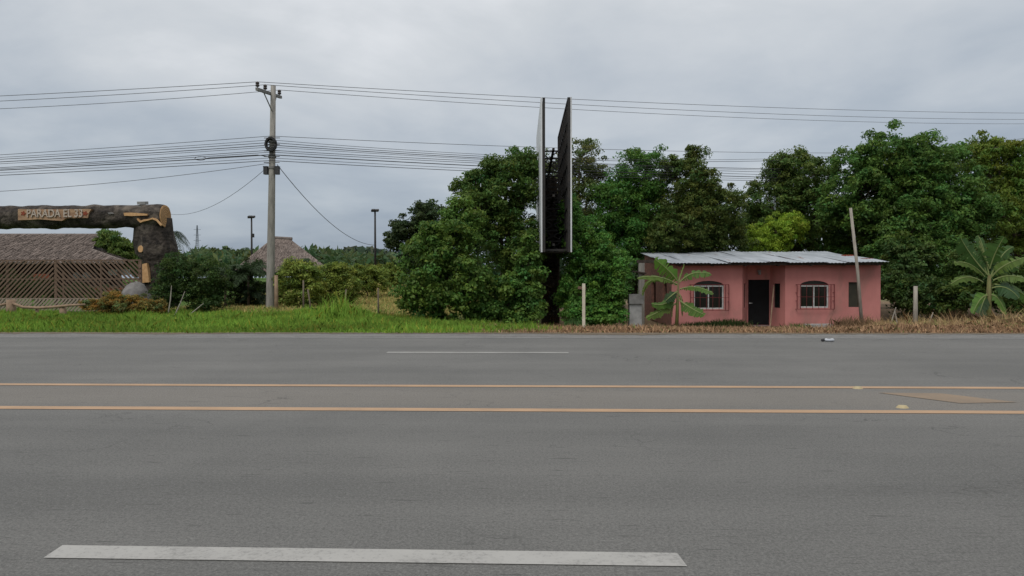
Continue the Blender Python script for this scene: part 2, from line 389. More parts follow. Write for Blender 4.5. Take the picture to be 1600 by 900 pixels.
# ------------------------------------------------------------------ foliage generators
def norm(a): return a / np.maximum(np.linalg.norm(a, axis=1, keepdims=True), 1e-6)
def leaves_mesh(C, Nn, size, aspect, col, name, off, droop=.15):
    n = len(C); rnd = RNG.normal(size=(n, 3)); Nn = norm(Nn)
    u = norm(np.cross(Nn, rnd)); u[:, 2] -= droop * 1.5; u = norm(u); v = norm(np.cross(Nn, u)); nn = np.cross(u, v)
    L = size[:, None]; Wd = L * aspect
    base = C - u * L * .5; tip = C + u * L * .5 - nn * L * droop
    l = C + v * Wd * .5 + nn * Wd * .18 - u * L * .08; r = C - v * Wd * .5 + nn * Wd * .18 - u * L * .08
    V = np.stack([base, r, tip, l], 1).reshape(-1, 3) - np.array(off)
    return mesh_np(name, V, 4, col)
def lobe_points(lobes, density, cr, lpc, shell=.45, flat=.75):
    """clumps of leaves spread through ellipsoid lobes; returns leaf centres, normals, clump ids, clump centres"""
    Cs = []; 
    for (c, r) in lobes:
        c = np.array(c); r = np.array(r)
        area = 4 * math.pi * ((r[0] * r[1]) ** 1.6 + (r[0] * r[2]) ** 1.6 + (r[1] * r[2]) ** 1.6) ** (1 / 1.6) / 3 ** (1 / 1.6)
        n = max(6, int(area * density / (cr * cr * 3.1)))
        d = norm(RNG.normal(size=(n, 3))); ph = RNG.uniform(0, 6, 6)
        bum = 1 + .08 * np.sin(d[:, 0] * 5 + ph[0]) * np.sin(d[:, 2] * 6 + ph[1]) + .09 * np.sin(d[:, 1] * 8 + ph[2] + d[:, 0] * 7)
        rad = (shell + (1 - shell) * RNG.uniform(0, 1, n) ** .6) * bum
        rad = np.where(RNG.uniform(size=n) < .03, rad * RNG.uniform(1.03, 1.16, n), rad)
        Cs.append(c + d * rad[:, None] * r)
    Cc = np.concatenate(Cs); m = len(Cc)
    crr = cr * RNG.uniform(.55, 1.25, m)
    ids = np.repeat(np.arange(m), lpc)
    d = norm(RNG.normal(size=(m * lpc, 3))); d[:, 2] = np.where(RNG.uniform(size=len(d)) < .6, np.abs(d[:, 2]), d[:, 2])
    rr = RNG.uniform(0, 1, m * lpc) ** .5
    Lc = Cc[ids] + d * (rr * crr[ids])[:, None] * np.array([1, 1, flat])
    nn = d * .7 + RNG.normal(size=d.shape) * .45 + np.array([0, 0, .55])
    return Lc, nn, ids, Cc
def tint(col, var, ids, m, hue=.25):
    col = np.array(col); k = RNG.uniform(1 - var * .75, 1 + var * .75, m)[ids] * RNG.uniform(.75, 1.25, len(ids))
    c = col[None] * k[:, None]
    h = RNG.normal(0, hue * .6, m)[ids] + RNG.normal(0, hue * .5, len(ids)); c[:, 0] *= np.clip(1 + h * .9, .45, 1.9); c[:, 2] *= np.clip(1 - h * .5, .5, 1.6)
    return np.clip(c, .004, .6)
def PL(u, v, d, ru, rv, rd):                     # an ellipsoid lobe from its outline in pixels and its distance
    return (tuple(P(u, v, d)), (ru * d / F, rd, rv * d / F))
def limbs(mb, base, lobes, Cc, r0, ntwig):
    base = Vector(base)
    top = Vector(np.mean([l[0] for l in lobes], axis=0)); fork = base.lerp(top, .45)
    fork.x = base.x * .6 + fork.x * .4; fork.y = base.y * .6 + fork.y * .4
    mid = base.lerp(fork, .5) + Vector((random.uniform(-.1, .1), random.uniform(-.1, .1), 0))
    mb.tube([base - Vector((0, 0, .15)), base.lerp(mid, .25), mid, fork], [r0 * 1.35, r0, r0 * .85, r0 * .7], 9, .06)
    hubs = []
    for (c, r) in lobes:
        c = Vector(c); q = fork.lerp(c, .5) + Vector((random.uniform(-.3, .3), random.uniform(-.3, .3), random.uniform(.0, .3)))
        mb.tube([fork, q, c], [r0 * .55, r0 * .38, r0 * .18], 6, .05); hubs += [q, c]
    idx = RNG.choice(len(Cc), min(ntwig, len(Cc)), replace=False)
    for i in idx:
        p = Vector(Cc[i]); h = min(hubs, key=lambda q: (q - p).length)
        mb.tube([h, h.lerp(p, .5) + Vector((random.uniform(-.15, .15), random.uniform(-.15, .15), random.uniform(-.1, .15))), p],
                [r0 * .16, r0 * .10, r0 * .04], 4, 0, False)
def tree(name, label, lobes, col, base, cat='tree', dens=1.0, cr=.5, lpc=60, leaf=.17, asp=.5, var=.35, hue=.2, r0=.16, ntwig=60, shell=.35, group=None, droop=.15):
    bx, by = base; loc = Vector((bx, by, g1(bx, by)))
    t = thing(name, label, cat, loc, group)
    dens *= DENS; leaf *= .88; lpc = int(lpc * 1.5); col = (col[0] * BRI * 1.12, col[1] * BRI, col[2] * BRI * .72)
    Lc, nn, ids, Cc = lobe_points(lobes, dens, cr, lpc, shell)
    keep = Lc[:, 2] > gz(Lc[:, 0], Lc[:, 1]) + .03
    Lc, nn, ids = Lc[keep], nn[keep], ids[keep]
    c = tint(col, var, ids, len(Cc), hue)
    link('crown', leaves_mesh(Lc, nn, leaf * RNG.uniform(.6, 1.35, len(Lc)), asp, c, 'crown', loc, droop), LEAF, t)
    mb = MB(); limbs(mb, loc, lobes, Cc, r0, ntwig); mb.build('trunk', BARK, t, True)
    return t
DENS, BRI = 1.75, 1.62
GRN = (.050, .098, .026); DK = (.030, .060, .022); OLV = (.058, .078, .024); BRT = (.065, .145, .030); YEL = (.14, .19, .028)

# ------------------------------------------------------------------ trees, left to right
tree('round_tree', 'dark round tree standing alone at the left end of the tree row', [PL(640, 365, 46, 32, 30, 1.5), PL(665, 340, 46, 24, 22, 1.2), PL(620, 375, 46, 18, 18, .9), PL(655, 405, 46, 30, 28, 1.4)],
     (.024, .042, .022), (PX(652, 46), 46), cr=.36, lpc=46, leaf=.2, asp=.6, dens=.95, var=.3, hue=.12, r0=.17)
tree('bushy_tree', 'broad leafy tree reaching the grass left of the billboard', [PL(665, 420, 27.5, 42, 62, 1.4), PL(700, 390, 28, 48, 56, 1.5), PL(648, 462, 27, 30, 34, 1.0), PL(690, 470, 27, 46, 30, 1.1), PL(720, 345, 28.6, 34, 40, 1.1), PL(735, 440, 27.6, 36, 48, 1.2)],
     GRN, (PX(692, 27.8), 27.8), cr=.36, lpc=62, leaf=.15, asp=.62, dens=.85, r0=.13, ntwig=70)
tree('tall_tree', 'tall spreading tree immediately left of the billboard panels', [PL(790, 300, 31.5, 50, 50, 1.6), PL(815, 262, 32, 34, 34, 1.2), PL(755, 330, 31, 45, 45, 1.5), PL(800, 380, 31, 55, 60, 1.7), PL(745, 280, 31, 20, 12, .6), PL(770, 262, 31.4, 22, 16, .7), PL(725, 298, 31, 18, 14, .6)],
     (.046, .088, .027), (PX(790, 31.6), 31.6), cr=.40, lpc=60, leaf=.16, asp=.5, dens=1.2, r0=.2, ntwig=110)
tree('roadside_shrub', 'leafy shrub at the foot of the billboard column, on its left', [PL(800, 460, 28.3, 36, 38, 1.1), PL(826, 425, 28.6, 22, 62, .8), PL(770, 480, 28, 26, 22, .8), PL(812, 494, 27.8, 30, 16, .7), PL(745, 486, 27.6, 22, 14, .7), PL(832, 472, 28.2, 18, 32, .7)],
     (.050, .105, .030), (PX(802, 28.6), 28.6), 'shrub', cr=.30, lpc=56, leaf=.15, asp=.65, dens=1.1, r0=.07, ntwig=40)
tree('airy_tree', 'tall airy tree with open twiggy crown behind the billboard', [PL(905, 250, 43, 42, 34, 1.8), PL(925, 285, 43, 32, 36, 1.8), PL(845, 262, 43.5, 30, 30, 1.5), PL(885, 320, 43, 55, 55, 2.2)],
     (.060, .086, .036), (PX(893, 43), 43), cr=.42, lpc=30, leaf=.17, asp=.55, dens=.78, r0=.22, ntwig=220, shell=.3)
tree('climbing_shrub', 'bright green creeper-covered shrub between billboard and pink house', [PL(915, 400, 30.5, 36, 56, 1.3), PL(945, 425, 30, 40, 52, 1.3), PL(905, 462, 29.4, 34, 36, 1.0), PL(925, 495, 28.8, 40, 20, .8), PL(895, 492, 28.6, 20, 20, .6), PL(948, 496, 28.9, 26, 18, .6), PL(953, 466, 29.6, 26, 34, .8), PL(893, 345, 31.4, 24, 34, .9)],
     (.052, .125, .032), (PX(925, 30.6), 30.6), 'shrub', cr=.30, lpc=62, leaf=.125, asp=.62, dens=1.2, r0=.09, ntwig=60)
tree('green_tree', 'dense bright green domed tree between billboard and house roof', [PL(1005, 278, 42, 48, 46, 2.0), PL(965, 320, 42, 46, 54, 2.0), PL(1015, 345, 41.5, 60, 60, 2.2), PL(975, 400, 41.5, 50, 60, 2.0)],
     (.044, .110, .030), (PX(992, 42), 42), cr=.46, lpc=66, leaf=.17, asp=.5, dens=1.1, r0=.22)
tree('olive_tree', 'dark olive brown tree with a narrow spire above the roof', [PL(1085, 300, 40.5, 46, 48, 1.8), PL(1084, 248, 40.5, 16, 24, .7), PL(1120, 335, 40.5, 46, 52, 1.8), PL(1065, 355, 40, 56, 52, 1.9), PL(1052, 262, 40.6, 16, 20, .7), PL(1130, 385, 41, 44, 40, 1.5)],
     (.044, .070, .023), (PX(1092, 41), 41), cr=.44, lpc=62, leaf=.2, asp=.4, dens=1.2, r0=.2)
tree('spreading_tree', 'leafy tree behind the middle of the house roof', [PL(1255, 282, 44.5, 52, 50, 2.3), PL(1205, 320, 44.5, 45, 48, 2.1), PL(1270, 350, 44.5, 62, 50, 2.2), PL(1190, 365, 45, 36, 40, 1.8), PL(1225, 262, 44.5, 28, 26, 1.2)],
     (.047, .082, .026), (PX(1243, 45), 45), cr=.5, lpc=58, leaf=.21, asp=.45, dens=1.2, r0=.24)
tree('yellow_shrub', 'yellow green bushy treetop showing above the metal roof', [PL(1215, 364, 41.8, 40, 26, 1.0), PL(1185, 378, 41.8, 30, 22, 1.0), PL(1238, 355, 41.8, 24, 18, .9), PL(1212, 420, 41.8, 40, 40, 1.0)],
     (.125, .205, .030), (PX(1210, 41.8), 41.8), 'shrub', cr=.32, lpc=56, leaf=.17, asp=.3, dens=1.15, hue=.12, r0=.1, droop=.3)
tree('large_tree', 'largest tree, wide dark crown rising right of the house', [PL(1390, 262, 40.5, 78, 58, 2.6), PL(1345, 315, 40.5, 66, 56, 2.4), PL(1450, 270, 40, 66, 54, 2.4), PL(1440, 350, 39, 84, 60, 2.6), PL(1500, 330, 39, 50, 60, 2.0), PL(1395, 395, 37.5, 48, 40, 1.6), PL(1460, 410, 37, 60, 46, 1.6), PL(1340, 375, 43, 50, 44, 2.0)],
     (.044, .095, .028), (PX(1425, 39.5), 39.5), cr=.48, lpc=58, leaf=.21, asp=.5, dens=1.15, r0=.3, ntwig=150)
tree('mango_tree', 'yellow brown tinged tree at the right end of the tree row', [PL(1560, 262, 42, 54, 52, 2.2), PL(1535, 240, 42, 30, 30, 1.3), PL(1610, 290, 42, 60, 60, 2.4), PL(1575, 340, 41, 70, 60, 2.4), PL(1660, 270, 43, 60, 56, 2.4), PL(1650, 370, 42, 70, 60, 2.4)],
     (.060, .102, .022), (PX(1590, 42), 42), cr=.46, lpc=58, leaf=.24, asp=.32, dens=1.0, hue=.2, r0=.26, droop=.3)
tree('thicket_shrub', 'dark dense shrub filling the gap beside the house right wall', [PL(1408, 445, 35, 30, 44, 1.1), PL(1445, 462, 34, 40, 34, 1.1), PL(1420, 400, 36, 36, 34, 1.2)],
     (.034, .066, .024), (PX(1425, 35), 35), 'shrub', cr=.36, lpc=50, leaf=.19, asp=.5, dens=.95, r0=.08, ntwig=30)
tree('thicket_shrub', 'dark shrub behind the large banana plant by the right edge', [PL(1530, 430, 33.5, 54, 50, 1.3), PL(1585, 452, 33, 44, 40, 1.1), PL(1490, 470, 33, 30, 28, .9), PL(1640, 440, 33.5, 50, 50, 1.3)],
     (.036, .070, .022), (PX(1545, 33.5), 33.5), 'shrub', cr=.36, lpc=50, leaf=.18, asp=.45, dens=1.0, r0=.08, ntwig=30)
# a mass of low growth behind the row, seen only as dark green between trunks
lob = []
for u in range(690, 1720, 40):
    for v in (425, 385, 345):
        d_ = 50 + random.uniform(-1.5, 2.5) + (425 - v) * .03; lob.append(PL(u + random.uniform(-12, 12), v + random.uniform(-8, 8), d_, 34, 34, 1.3))
for u in range(1392, 1720, 30): lob.append(PL(u, 458 + random.uniform(-8, 8), 38 + random.uniform(0, 2), 26, 38, 1.0))
for u in range(700, 1000, 30): lob.append(PL(u, 440 + random.uniform(-8, 8), 36 + random.uniform(0, 2), 26, 48, 1.0))
Lc, nn, ids, Cc = lobe_points(lob, .8, .6, 46, .3); k = Lc[:, 2] > gz(Lc[:, 0], Lc[:, 1])
tag(link('undergrowth', leaves_mesh(Lc[k], nn[k], .3 * RNG.uniform(.6, 1.3, k.sum()), .5, tint((.045, .08, .028), .35, ids[k], len(Cc)), 'undergrowth', (0, 0, 0)), LEAF),
    'dark undergrowth massed behind the row of trees', 'undergrowth', kind='stuff')

# ------------------------------------------------------------------ left side planting
def hedge(name, label, lobes, col, base, cat='shrub', **k): return tree(name, label, lobes, col, base, cat, **k)
hedge('dark_hedge', 'dark clipped bush right of the log gateway', [PL(275, 432, 28.5, 36, 34, .9), PL(320, 438, 28.5, 40, 38, .9), PL(262, 462, 28.2, 26, 20, .7), PL(320, 470, 28.4, 40, 16, .7)],
      (.026, .052, .018), (PX(300, 28.6), 28.6), cr=.26, lpc=60, leaf=.10, asp=.5, dens=1.15, r0=.05, ntwig=50)
hedge('croton_bush', 'low yellow and orange leaved bush below the log gateway', [PL(160, 478, 27, 30, 13, .5), PL(205, 475, 27, 32, 14, .5), PL(235, 480, 26.8, 24, 12, .5), PL(180, 468, 27.2, 20, 10, .4)],
      (.125, .105, .04), (PX(195, 27.2), 27.2), cr=.17, lpc=50, leaf=.10, asp=.35, dens=1.25, hue=.4, var=.4, r0=.03, ntwig=24)
for (u, v, d, ru, rv, l) in ((470, 448, 31.5, 40, 42, 'leafy green hedge bush directly right of the utility pole'), (525, 445, 34, 38, 36, 'green hedge bush in the middle of the hedge by the clearing'),
                             (572, 437, 39, 34, 24, 'hedge bush beside the dry clearing, further back'), (610, 430, 46, 26, 18, 'small far hedge bush at the top of the dry clearing')):
    hedge('hedge_bush', l, [PL(u - ru * .4, v, d, ru * .6, rv, .8), PL(u + ru * .4, v + 3, d, ru * .6, rv * .92, .8), PL(u, v - rv * .35, d, ru * .6, rv * .7, .7)],
          (.105, .15, .042), (PX(u, d), d), cr=.27, lpc=46, leaf=.15, asp=.4, dens=1.0, hue=.14, var=.4, r0=.04, ntwig=40, group='hedge bushes along the clearing')
# stems standing at the foot of the dark bush
for (a_, b_, l) in (((262, 484), (268, 446), 'upright bare stick under the dark bush'), ((272, 486), (289, 455), 'bare stick leaning right beneath the dark bush'), ((292, 487), (318, 474), 'pale fallen stick lying low under the dark bush')):
    d = 26.9; a3, b3 = P(*a_, d), P(*b_, d); a3.z = g1(a3.x, a3.y) - .02
    mb = MB(); mb.tube([a3, a3.lerp(b3, .5) + Vector((.03, 0, .02)), b3], [.024, .02, .012], 6); tag(mb.build('stick', POSTW), l, 'stick')

def frond(mb_cols, base, direc, length, arch, nl, lw, ll, col):
    """a feather palm leaf; appends quads (4x3) and colours"""
    base = Vector(base); d = Vector(direc).normalized(); side = d.cross(Vector((0, 0, 1)))
    side = side.normalized() if side.length > .05 else Vector((1, 0, 0))
    def at(t): return base + d * (length * t) + Vector((0, 0, -arch * t * t))
    for i in range(12):
        p, q = at(i / 12), at((i + 1) / 12); w = side * (.018 * (1 - i / 13)); mb_cols.append(((p - w, q - w, q + w, p + w), col))
    for i in range(nl):
        t = .15 + .85 * i / nl; p = at(t); tg = (at(min(1, t + .03)) - at(t - .03)).normalized()
        for s_ in (-1, 1):
            l = ll * (math.sin(math.pi * min(1, t * .9 + .12)) * .8 + .2) * random.uniform(.85, 1.1)
            dr = (tg * .55 + side * s_ * .8 + Vector((0, 0, random.uniform(-.35, .05)))).normalized()
            e1 = p + dr * l * .55; e2 = p + dr * l + Vector((0, 0, -.25 * l)); w = tg * lw
            k = random.uniform(.7, 1.3); c = tuple(x * k for x in col)
            mb_cols.append(((p - w * .4, e1 - w * .5, e2, e1 + w * .5), c))
def palm(name, label, base, top, nf, length, arch, col, cat='palm', r=.09, up=(.2, 1.2), ll=.4, lw=.04, group=None, nl=26):
    base = Vector(base); base.z = g1(base.x, base.y); t = thing(name, label, cat, base, group); top = Vector(top)
    mb = MB(); mb.tube([base - Vector((0, 0, .1)), base.lerp(top, .5), top], [r * 1.3, r, r * .8], 8, .05); mb.build('trunk', BARK, t, True)
    for i in range(nf):
        th = 2 * math.pi * (i + random.uniform(-.3, .3)) / nf; u_ = random.uniform(*up); q = []
        frond(q, top, (math.cos(th), math.sin(th), u_), length * random.uniform(.8, 1.15), arch * random.uniform(.7, 1.3), nl, lw, ll, col)
        V = np.array([[tuple(v - base) for v in f] for f, c in q]).reshape(-1, 3)
        link('frond', mesh_np('frond', V, 4, np.array([c for f, c in q])), LEAF, t)
    return t
for (u, v, d, l) in ((352, 416, 32.2, 'dark feathery palm clump beside the dark bush'), (388, 412, 32.5, 'dark feathery palm clump touching the utility pole')):
    tp = P(u, v + 14, d); palm('feather_palm', l, (tp.x, d, 0), tp, 17, 1.35, .75, (.05, .08, .036), r=.06, up=(.15, 1.6), ll=.42, lw=.035, group='dark feathery palms by the pole', nl=30)
tp = P(405, 445, 32.9); palm('feather_palm', 'shaggy low palm just left of the utility pole', (tp.x, 32.9, 0), P(400, 458, 32.9), 16, 1.2, .8, (.022, .038, .018), r=.06, up=(.0, 1.2), ll=.42, lw=.04, group='dark feathery palms by the pole')
hedge('shade_bush', 'shadowy low bush beneath the feathery palms', [PL(355, 452, 33, 44, 38, .7), PL(396, 446, 33, 30, 42, .7)], (.018, .034, .013), (PX(375, 33.1), 33.1), cr=.27, lpc=46, leaf=.13, asp=.4, dens=1.0, r0=.04, ntwig=30)
palm('young_palm', 'young palm with drooping fronds right of the utility pole', (PX(462, 32.4), 32.4, 0), P(463, 412, 32.4), 11, 1.1, .75, (.050, .085, .030), r=.06, up=(.2, 1.2), ll=.34)
palm('young_palm', 'small upright palm at the edge of the plantation', (PX(520, 41), 41, 0), P(520, 412, 41), 10, 1.25, .7, (.040, .085, .028), r=.06, up=(.5, 1.8), ll=.36)
palm('royal_palm', 'drooping palm showing just behind the log gateway post', (PX(263, 38), 38, 0), P(266, 362, 38), 11, 1.2, 1.3, (.034, .055, .026), r=.1, up=(.0, .8), ll=.45)
hedge('garden_tree', 'green leafy tree beside the thatched roof end', [PL(180, 385, 44, 22, 22, 1.0), PL(200, 400, 44, 22, 22, 1.0), PL(166, 372, 44.5, 14, 12, .7)], (.060, .105, .034), (PX(188, 44), 44), 'tree', cr=.3, lpc=40, leaf=.28, asp=.3, dens=1.0, r0=.08, ntwig=30, droop=.35)
# far plantation and woods
def mass(name, label, n, x0, x1, y0, y1, zf, leaf, asp, col, cat):
    x = RNG.uniform(x0, x1, n); y = RNG.uniform(y0, y1, n); z = gz(x, y) + zf(x, y) * RNG.uniform(.3, 1, n) ** .6
    nn = RNG.normal(size=(n, 3)) * .6 + np.array([0, -.3, .6]); ids = np.arange(n) // 9
    o = link(name, leaves_mesh(np.stack([x, y, z], 1), nn, leaf * RNG.uniform(.6, 1.3, n), asp, tint(col, .35, ids, n // 9 + 1), name, (0, 0, 0), .3), LEAF)
    return tag(o, label, cat, kind='stuff')
mass('plantation', 'far banana plantation behind the hedge and clearing', 26000, -70, -8, 62, 105, lambda x, y: 2.7 + .5 * np.sin(x * .5) + .35 * np.sin(x * 1.7 + y), 1.1, .3, (.075, .115, .045), 'plantation')
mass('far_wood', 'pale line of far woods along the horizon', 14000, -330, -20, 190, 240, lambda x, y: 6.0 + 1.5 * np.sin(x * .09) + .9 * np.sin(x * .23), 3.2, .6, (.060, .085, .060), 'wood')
tree('far_tree', 'far flat-topped tree rising above the hedge left of the pole', [PL(352, 402, 120, 32, 14, 3), PL(375, 405, 120, 26, 12, 3), PL(330, 410, 120, 30, 12, 3)], (.040, .068, .034), (PX(352, 120), 120), cr=.9, lpc=44, leaf=.55, asp=.6, r0=.3, ntwig=10)
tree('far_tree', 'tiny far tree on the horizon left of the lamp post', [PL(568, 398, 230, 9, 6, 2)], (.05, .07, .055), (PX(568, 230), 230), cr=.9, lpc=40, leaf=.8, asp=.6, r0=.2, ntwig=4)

# ------------------------------------------------------------------ utility pole and its lines
PY = 31.0; pb = P(422, 485, PY); pt = P(427, 134, PY); pb.z = g1(pb.x, PY)
pole = thing('utility_pole', 'tall concrete utility pole with tilted crossarm at the grass verge', 'utility pole', pb)
ax = pt - pb
def pol(v): k = (P(424, v, PY).z - pb.z) / ax.z; return pb + ax * k      # point of the pole axis at picture height v
mb = MB(); mb.tube([pb - Vector((0, 0, .3)), pb, pb + ax * .5, pt], [.185, .18, .145, .105], 16); mb.build('shaft', CONC, pole, True)
ca, cb = P(401, 139, 29.4), P(439, 152, 32.4)
off = Vector((.15, 0, 0)); mid_ = (ca + cb) / 2
mb = MB(); mb.bar(ca, cb, .10, .12); mb.build('crossarm', CONCD, pole)
mb = MB(); mb.bar(ca.lerp(cb, .25), pol(174) + Vector((0, -.12, 0)), .035); mb.bar(ca.lerp(cb, .8), pol(166) + Vector((0, .1, 0)), .035); mb.build('brace', CONCD, pole)
INS = []
for k in (.03, .33, .93):
    q = ca.lerp(cb, k); mb = MB(); mb.lathe(q, [(.02, .04), (.02, .10), (.07, .11), (.085, .17), (.05, .20), (.08, .22), (.07, .28), (.03, .31), (.0, .32)], 10)
    mb.build('insulator', CERAM, pole, True); INS.append(q + Vector((0, 0, .30)))
mb = MB(); cc = pol(227) + Vector((.02, -.22, 0))
for k in range(7):
    rr = .20 + .022 * (k % 3); mb.tube([cc + Vector((rr * math.cos(t), -.03 * k + .08, rr * 1.25 * math.sin(t))) for t in np.linspace(0, 2 * math.pi, 15)], .022, 5)
mb.build('cable_coil', CABLE, pole, True)
for dx in (-.27, .27):
    mb = MB(); q = pol(267) + Vector((dx * .9, -.05, 0)); mb.box(q, (.17, .2, .32)); mb.box(q + Vector((0, 0, .17)), (.19, .22, .03)); mb.build('splice_box', CABLE, pole)
mb = MB()
for v in (222, 231, 245, 262): mb.tube([pol(v) - Vector((0, 0, .04)), pol(v) + Vector((0, 0, .04))], .168, 14)
for v in (216, 226, 236, 245, 254): mb.bar(pol(v) + Vector((-.34, -.06, 0)), pol(v) + Vector((.34, -.06, 0)), .03)
mb.build('bracket', CONCD, pole)

KR = .5                                           # the line bends away from the road to the right of the pole
def Wp(u, v, A, k):                                # pixel -> point on the vertical plane through A with slope k in plan
    d = ray(u, v); t = (A.y - CORG.y - k * (A.x - CORG.x)) / (d.y - k * d.x); return CORG + d * t
def wire(label, A, left, right, r, m, cat='cable', group='overhead lines at the utility pole', name='cable'):
    def span(keys, k, far):
        if not keys: return []
        q = [Wp(u, v, A, k) for u, v in keys]; s = [0] + [p.x - A.x for p in q]; z = [A.z] + [p.z for p in q]
        co = np.polyfit(s, z, 2, w=[8] + [1] * len(q)); co[2] = A.z if len(q) > 1 else co[2]
        if co[0] < .0004: co = np.array([.0006, (z[-1] - A.z) / s[-1] - .0006 * s[-1], A.z])
        return [Vector((A.x + x, A.y + k * x, co[0] * x * x + co[1] * x + co[2])) for x in np.linspace(0, far, 30)][1:]
    L = span(left, 0, -44); Rr = span(right, KR, 50)
    mb = MB(); mb.tube(L[::-1] + [A] + Rr, r, 5); return tag(mb.build(name, m, None, True), label, cat, group)
wire('top power line on the road-side insulator of the crossarm', INS[0], [(200, 138), (0, 150)], [(850, 155), (1250, 168), (1600, 177)], .012, WIREM, name='power_line', cat='power line')
wire('second power line on the middle insulator of the crossarm', INS[1], [(200, 147), (0, 158)], [(850, 163), (1250, 178), (1600, 187)], .012, WIREM, name='power_line', cat='power line')
wire('third, lowest power line on the far insulator of the crossarm', INS[2], [(200, 159), (0, 170)], [(850, 172), (1250, 185), (1600, 194)], .012, WIREM, name='power_line', cat='power line')
LOW = [(214, [(200, 228), (0, 242)], [(750, 227), (1165, 238)], .011, 'highest thin cable of the lower bundle'),
       (224, [(200, 237), (0, 249)], [(750, 244), (1165, 252)], .013, 'second cable down in the lower bundle'),
       (228, [(200, 240), (0, 253)], [(750, 247), (1165, 263)], .016, 'third cable down in the lower bundle'),
       (236, [(200, 247), (0, 262)], [(750, 252), (1165, 268)], .013, 'fourth cable down in the lower bundle'),
       (243, [(300, 248), (0, 266)], [(750, 258), (1165, 276)], .02, 'thick black cable running through the lower bundle'),
       (220, [(200, 234), (0, 246)], [(750, 241), (1165, 249)], .010, 'thin cable between the first and second of the lower bundle'),
       (231, [(200, 243), (0, 256)], [(750, 249), (1165, 265)], .010, 'thin cable just above the fourth of the lower bundle'),
       (239, [(200, 250), (0, 264)], [(750, 255), (1165, 272)], .012, 'cable just above the thick black one of the lower bundle'),
       (248, [(200, 258), (0, 270)], [(750, 264), (1165, 279)], .010, 'thin cable just below the thick black one of the lower bundle'),
       (252, [(200, 264), (0, 274)], [(750, 268), (1165, 282)], .014, 'lowest taut cable of the lower bundle')]
for v, l_, r_, rad, lab in LOW:
    A = pol(v) + Vector((0, -.2, 0)); wire(lab, A, l_, r_, rad, CABLE)
A = pol(256) + Vector((0, -.2, 0)); wire('slack cable sagging away to the left below the bundle', A, [(200, 283), (0, 299)], [], .011, WIREM)
# slack loop of the thick cable
mb = MB(); lc = P(313, 247.5, 30.8); lp = [lc + Vector((.24 * math.cos(t), 0, .075 * math.sin(t))) for t in np.linspace(0, 2 * math.pi, 17)]
lp += [P(330, 246, 30.8), P(370, 244, 30.8), P(402, 242, 30.8), pol(246) + Vector((-.1, -.2, 0))]
mb.tube(lp, .014, 5); tag(mb.build('cable_loop', CABLE, None, True), 'small flat loop of spare cable hanging left of the pole', 'cable')
# ------------------------------------------------------------------ lamp posts, mast
def lamp(u, vt, vb, d, label):
    t0 = P(u, vt, d); b0 = Vector((t0.x, d, g1(t0.x, d))); t = thing('lamp_post', label, 'lamp post', b0, 'slim floodlight posts behind the hedge')
    mb = MB(); mb.tube([b0, t0], [.10, .065], 8); mb.build('shaft', STEELB, t, True)
    mb = MB(); mb.box(t0 + Vector((-.12, -.06, .05)), (.26, .3, .16), Matrix.Rotation(.35, 3, 'X')); mb.box(t0 + Vector((.16, -.06, .05)), (.24, .3, .14), Matrix.Rotation(.35, 3, 'X')); mb.build('lamp_head', STEELB, t)
    return t0
lamp(393, 340, 390, 58, 'slim dark floodlight post behind the hedge left of the pole')
L2 = lamp(586, 330, 400, 54, 'slim dark floodlight post standing at the end of the clearing')
mb = MB(); q = P(395, 368, 57.8); mb.box(q, (.18, .2, .3)); tag(mb.build('meter_box', STEELB), 'small dark box fixed on the left lamp post', 'box')
def drop(label, A, B, sag, r):
    mb = MB(); mb.tube([A.lerp(B, t) + Vector((0, 0, -4 * sag * t * (1 - t))) for t in np.linspace(0, 1, 18)], r, 5); tag(mb.build('drop_cable', CABLE, None, True), label, 'cable')
drop('sagging service cable dropping from the pole to the right lamp post', pol(257) + Vector((.2, .05, 0)), P(586, 383, 54), .85, .016)
drop('thin service cable dropping from the pole down to the left', pol(260) + Vector((-.2, .05, 0)), P(240, 326, 52), 1.1, .010)
q = P(308, 352, 260); bq = Vector((q.x, 260, g1(q.x, 260))); t = thing('lattice_mast', 'far thin lattice mast on the horizon right of the gateway', 'mast', bq)
mb = MB(); H = q.z - bq.z
for sx in (-1, 1):
    for sy in (-1, 1): mb.bar(bq + Vector((sx * .9, sy * .9, 0)), q + Vector((sx * .1, sy * .1, 0)), .12)
for i in range(14):
    z0, z1 = i / 14, (i + 1) / 14; w0, w1 = .9 - .8 * z0, .9 - .8 * z1
    for s_ in (-1, 1): mb.bar(bq + Vector((-w0 * s_, -w0, H * z0)), bq + Vector((w1 * s_, -w1, H * z1)), .07)
mb.build('lattice', FARSTEEL, t)
mb = MB()
for z in (.72, .82, .92): mb.bar(bq + Vector((-1.3, 0, H * z)), bq + Vector((1.3, 0, H * z)), .12)
mb.build('crossarm', FARSTEEL, t)

# ------------------------------------------------------------------ billboard, its two faces seen edge on
zT, zB = PZ(850, 152, 28), PZ(850, 394, 28)
bb = thing('billboard', 'tall double-sided billboard seen edge on, dark steel column overgrown', 'billboard', (PX(862, 31), 31, g1(PX(862, 31), 31)))
lnx, lfx, rnx, rfx = PX(850, 28), PX(842, 36), PX(889, 28), PX(873, 36)
def skin(x0, x1, out, name, m, dz=0):
    mb = MB(); a, b = Vector((x0, 28, 0)), Vector((x1, 36, 0)); o = Vector((out, 0, 0)); th = Vector((.055 * (1 if out > 0 else -1), 0, 0))
    vs = [p + q + Vector((0, 0, z)) for z in (zB, zT) for p, q in ((a, o), (b, o), (b, o + th), (a, o + th))]
    mb.add(vs, [(0, 1, 2, 3), (7, 6, 5, 4), (0, 4, 5, 1), (1, 5, 6, 2), (2, 6, 7, 3), (3, 7, 4, 0)]); mb.build(name, m, bb)
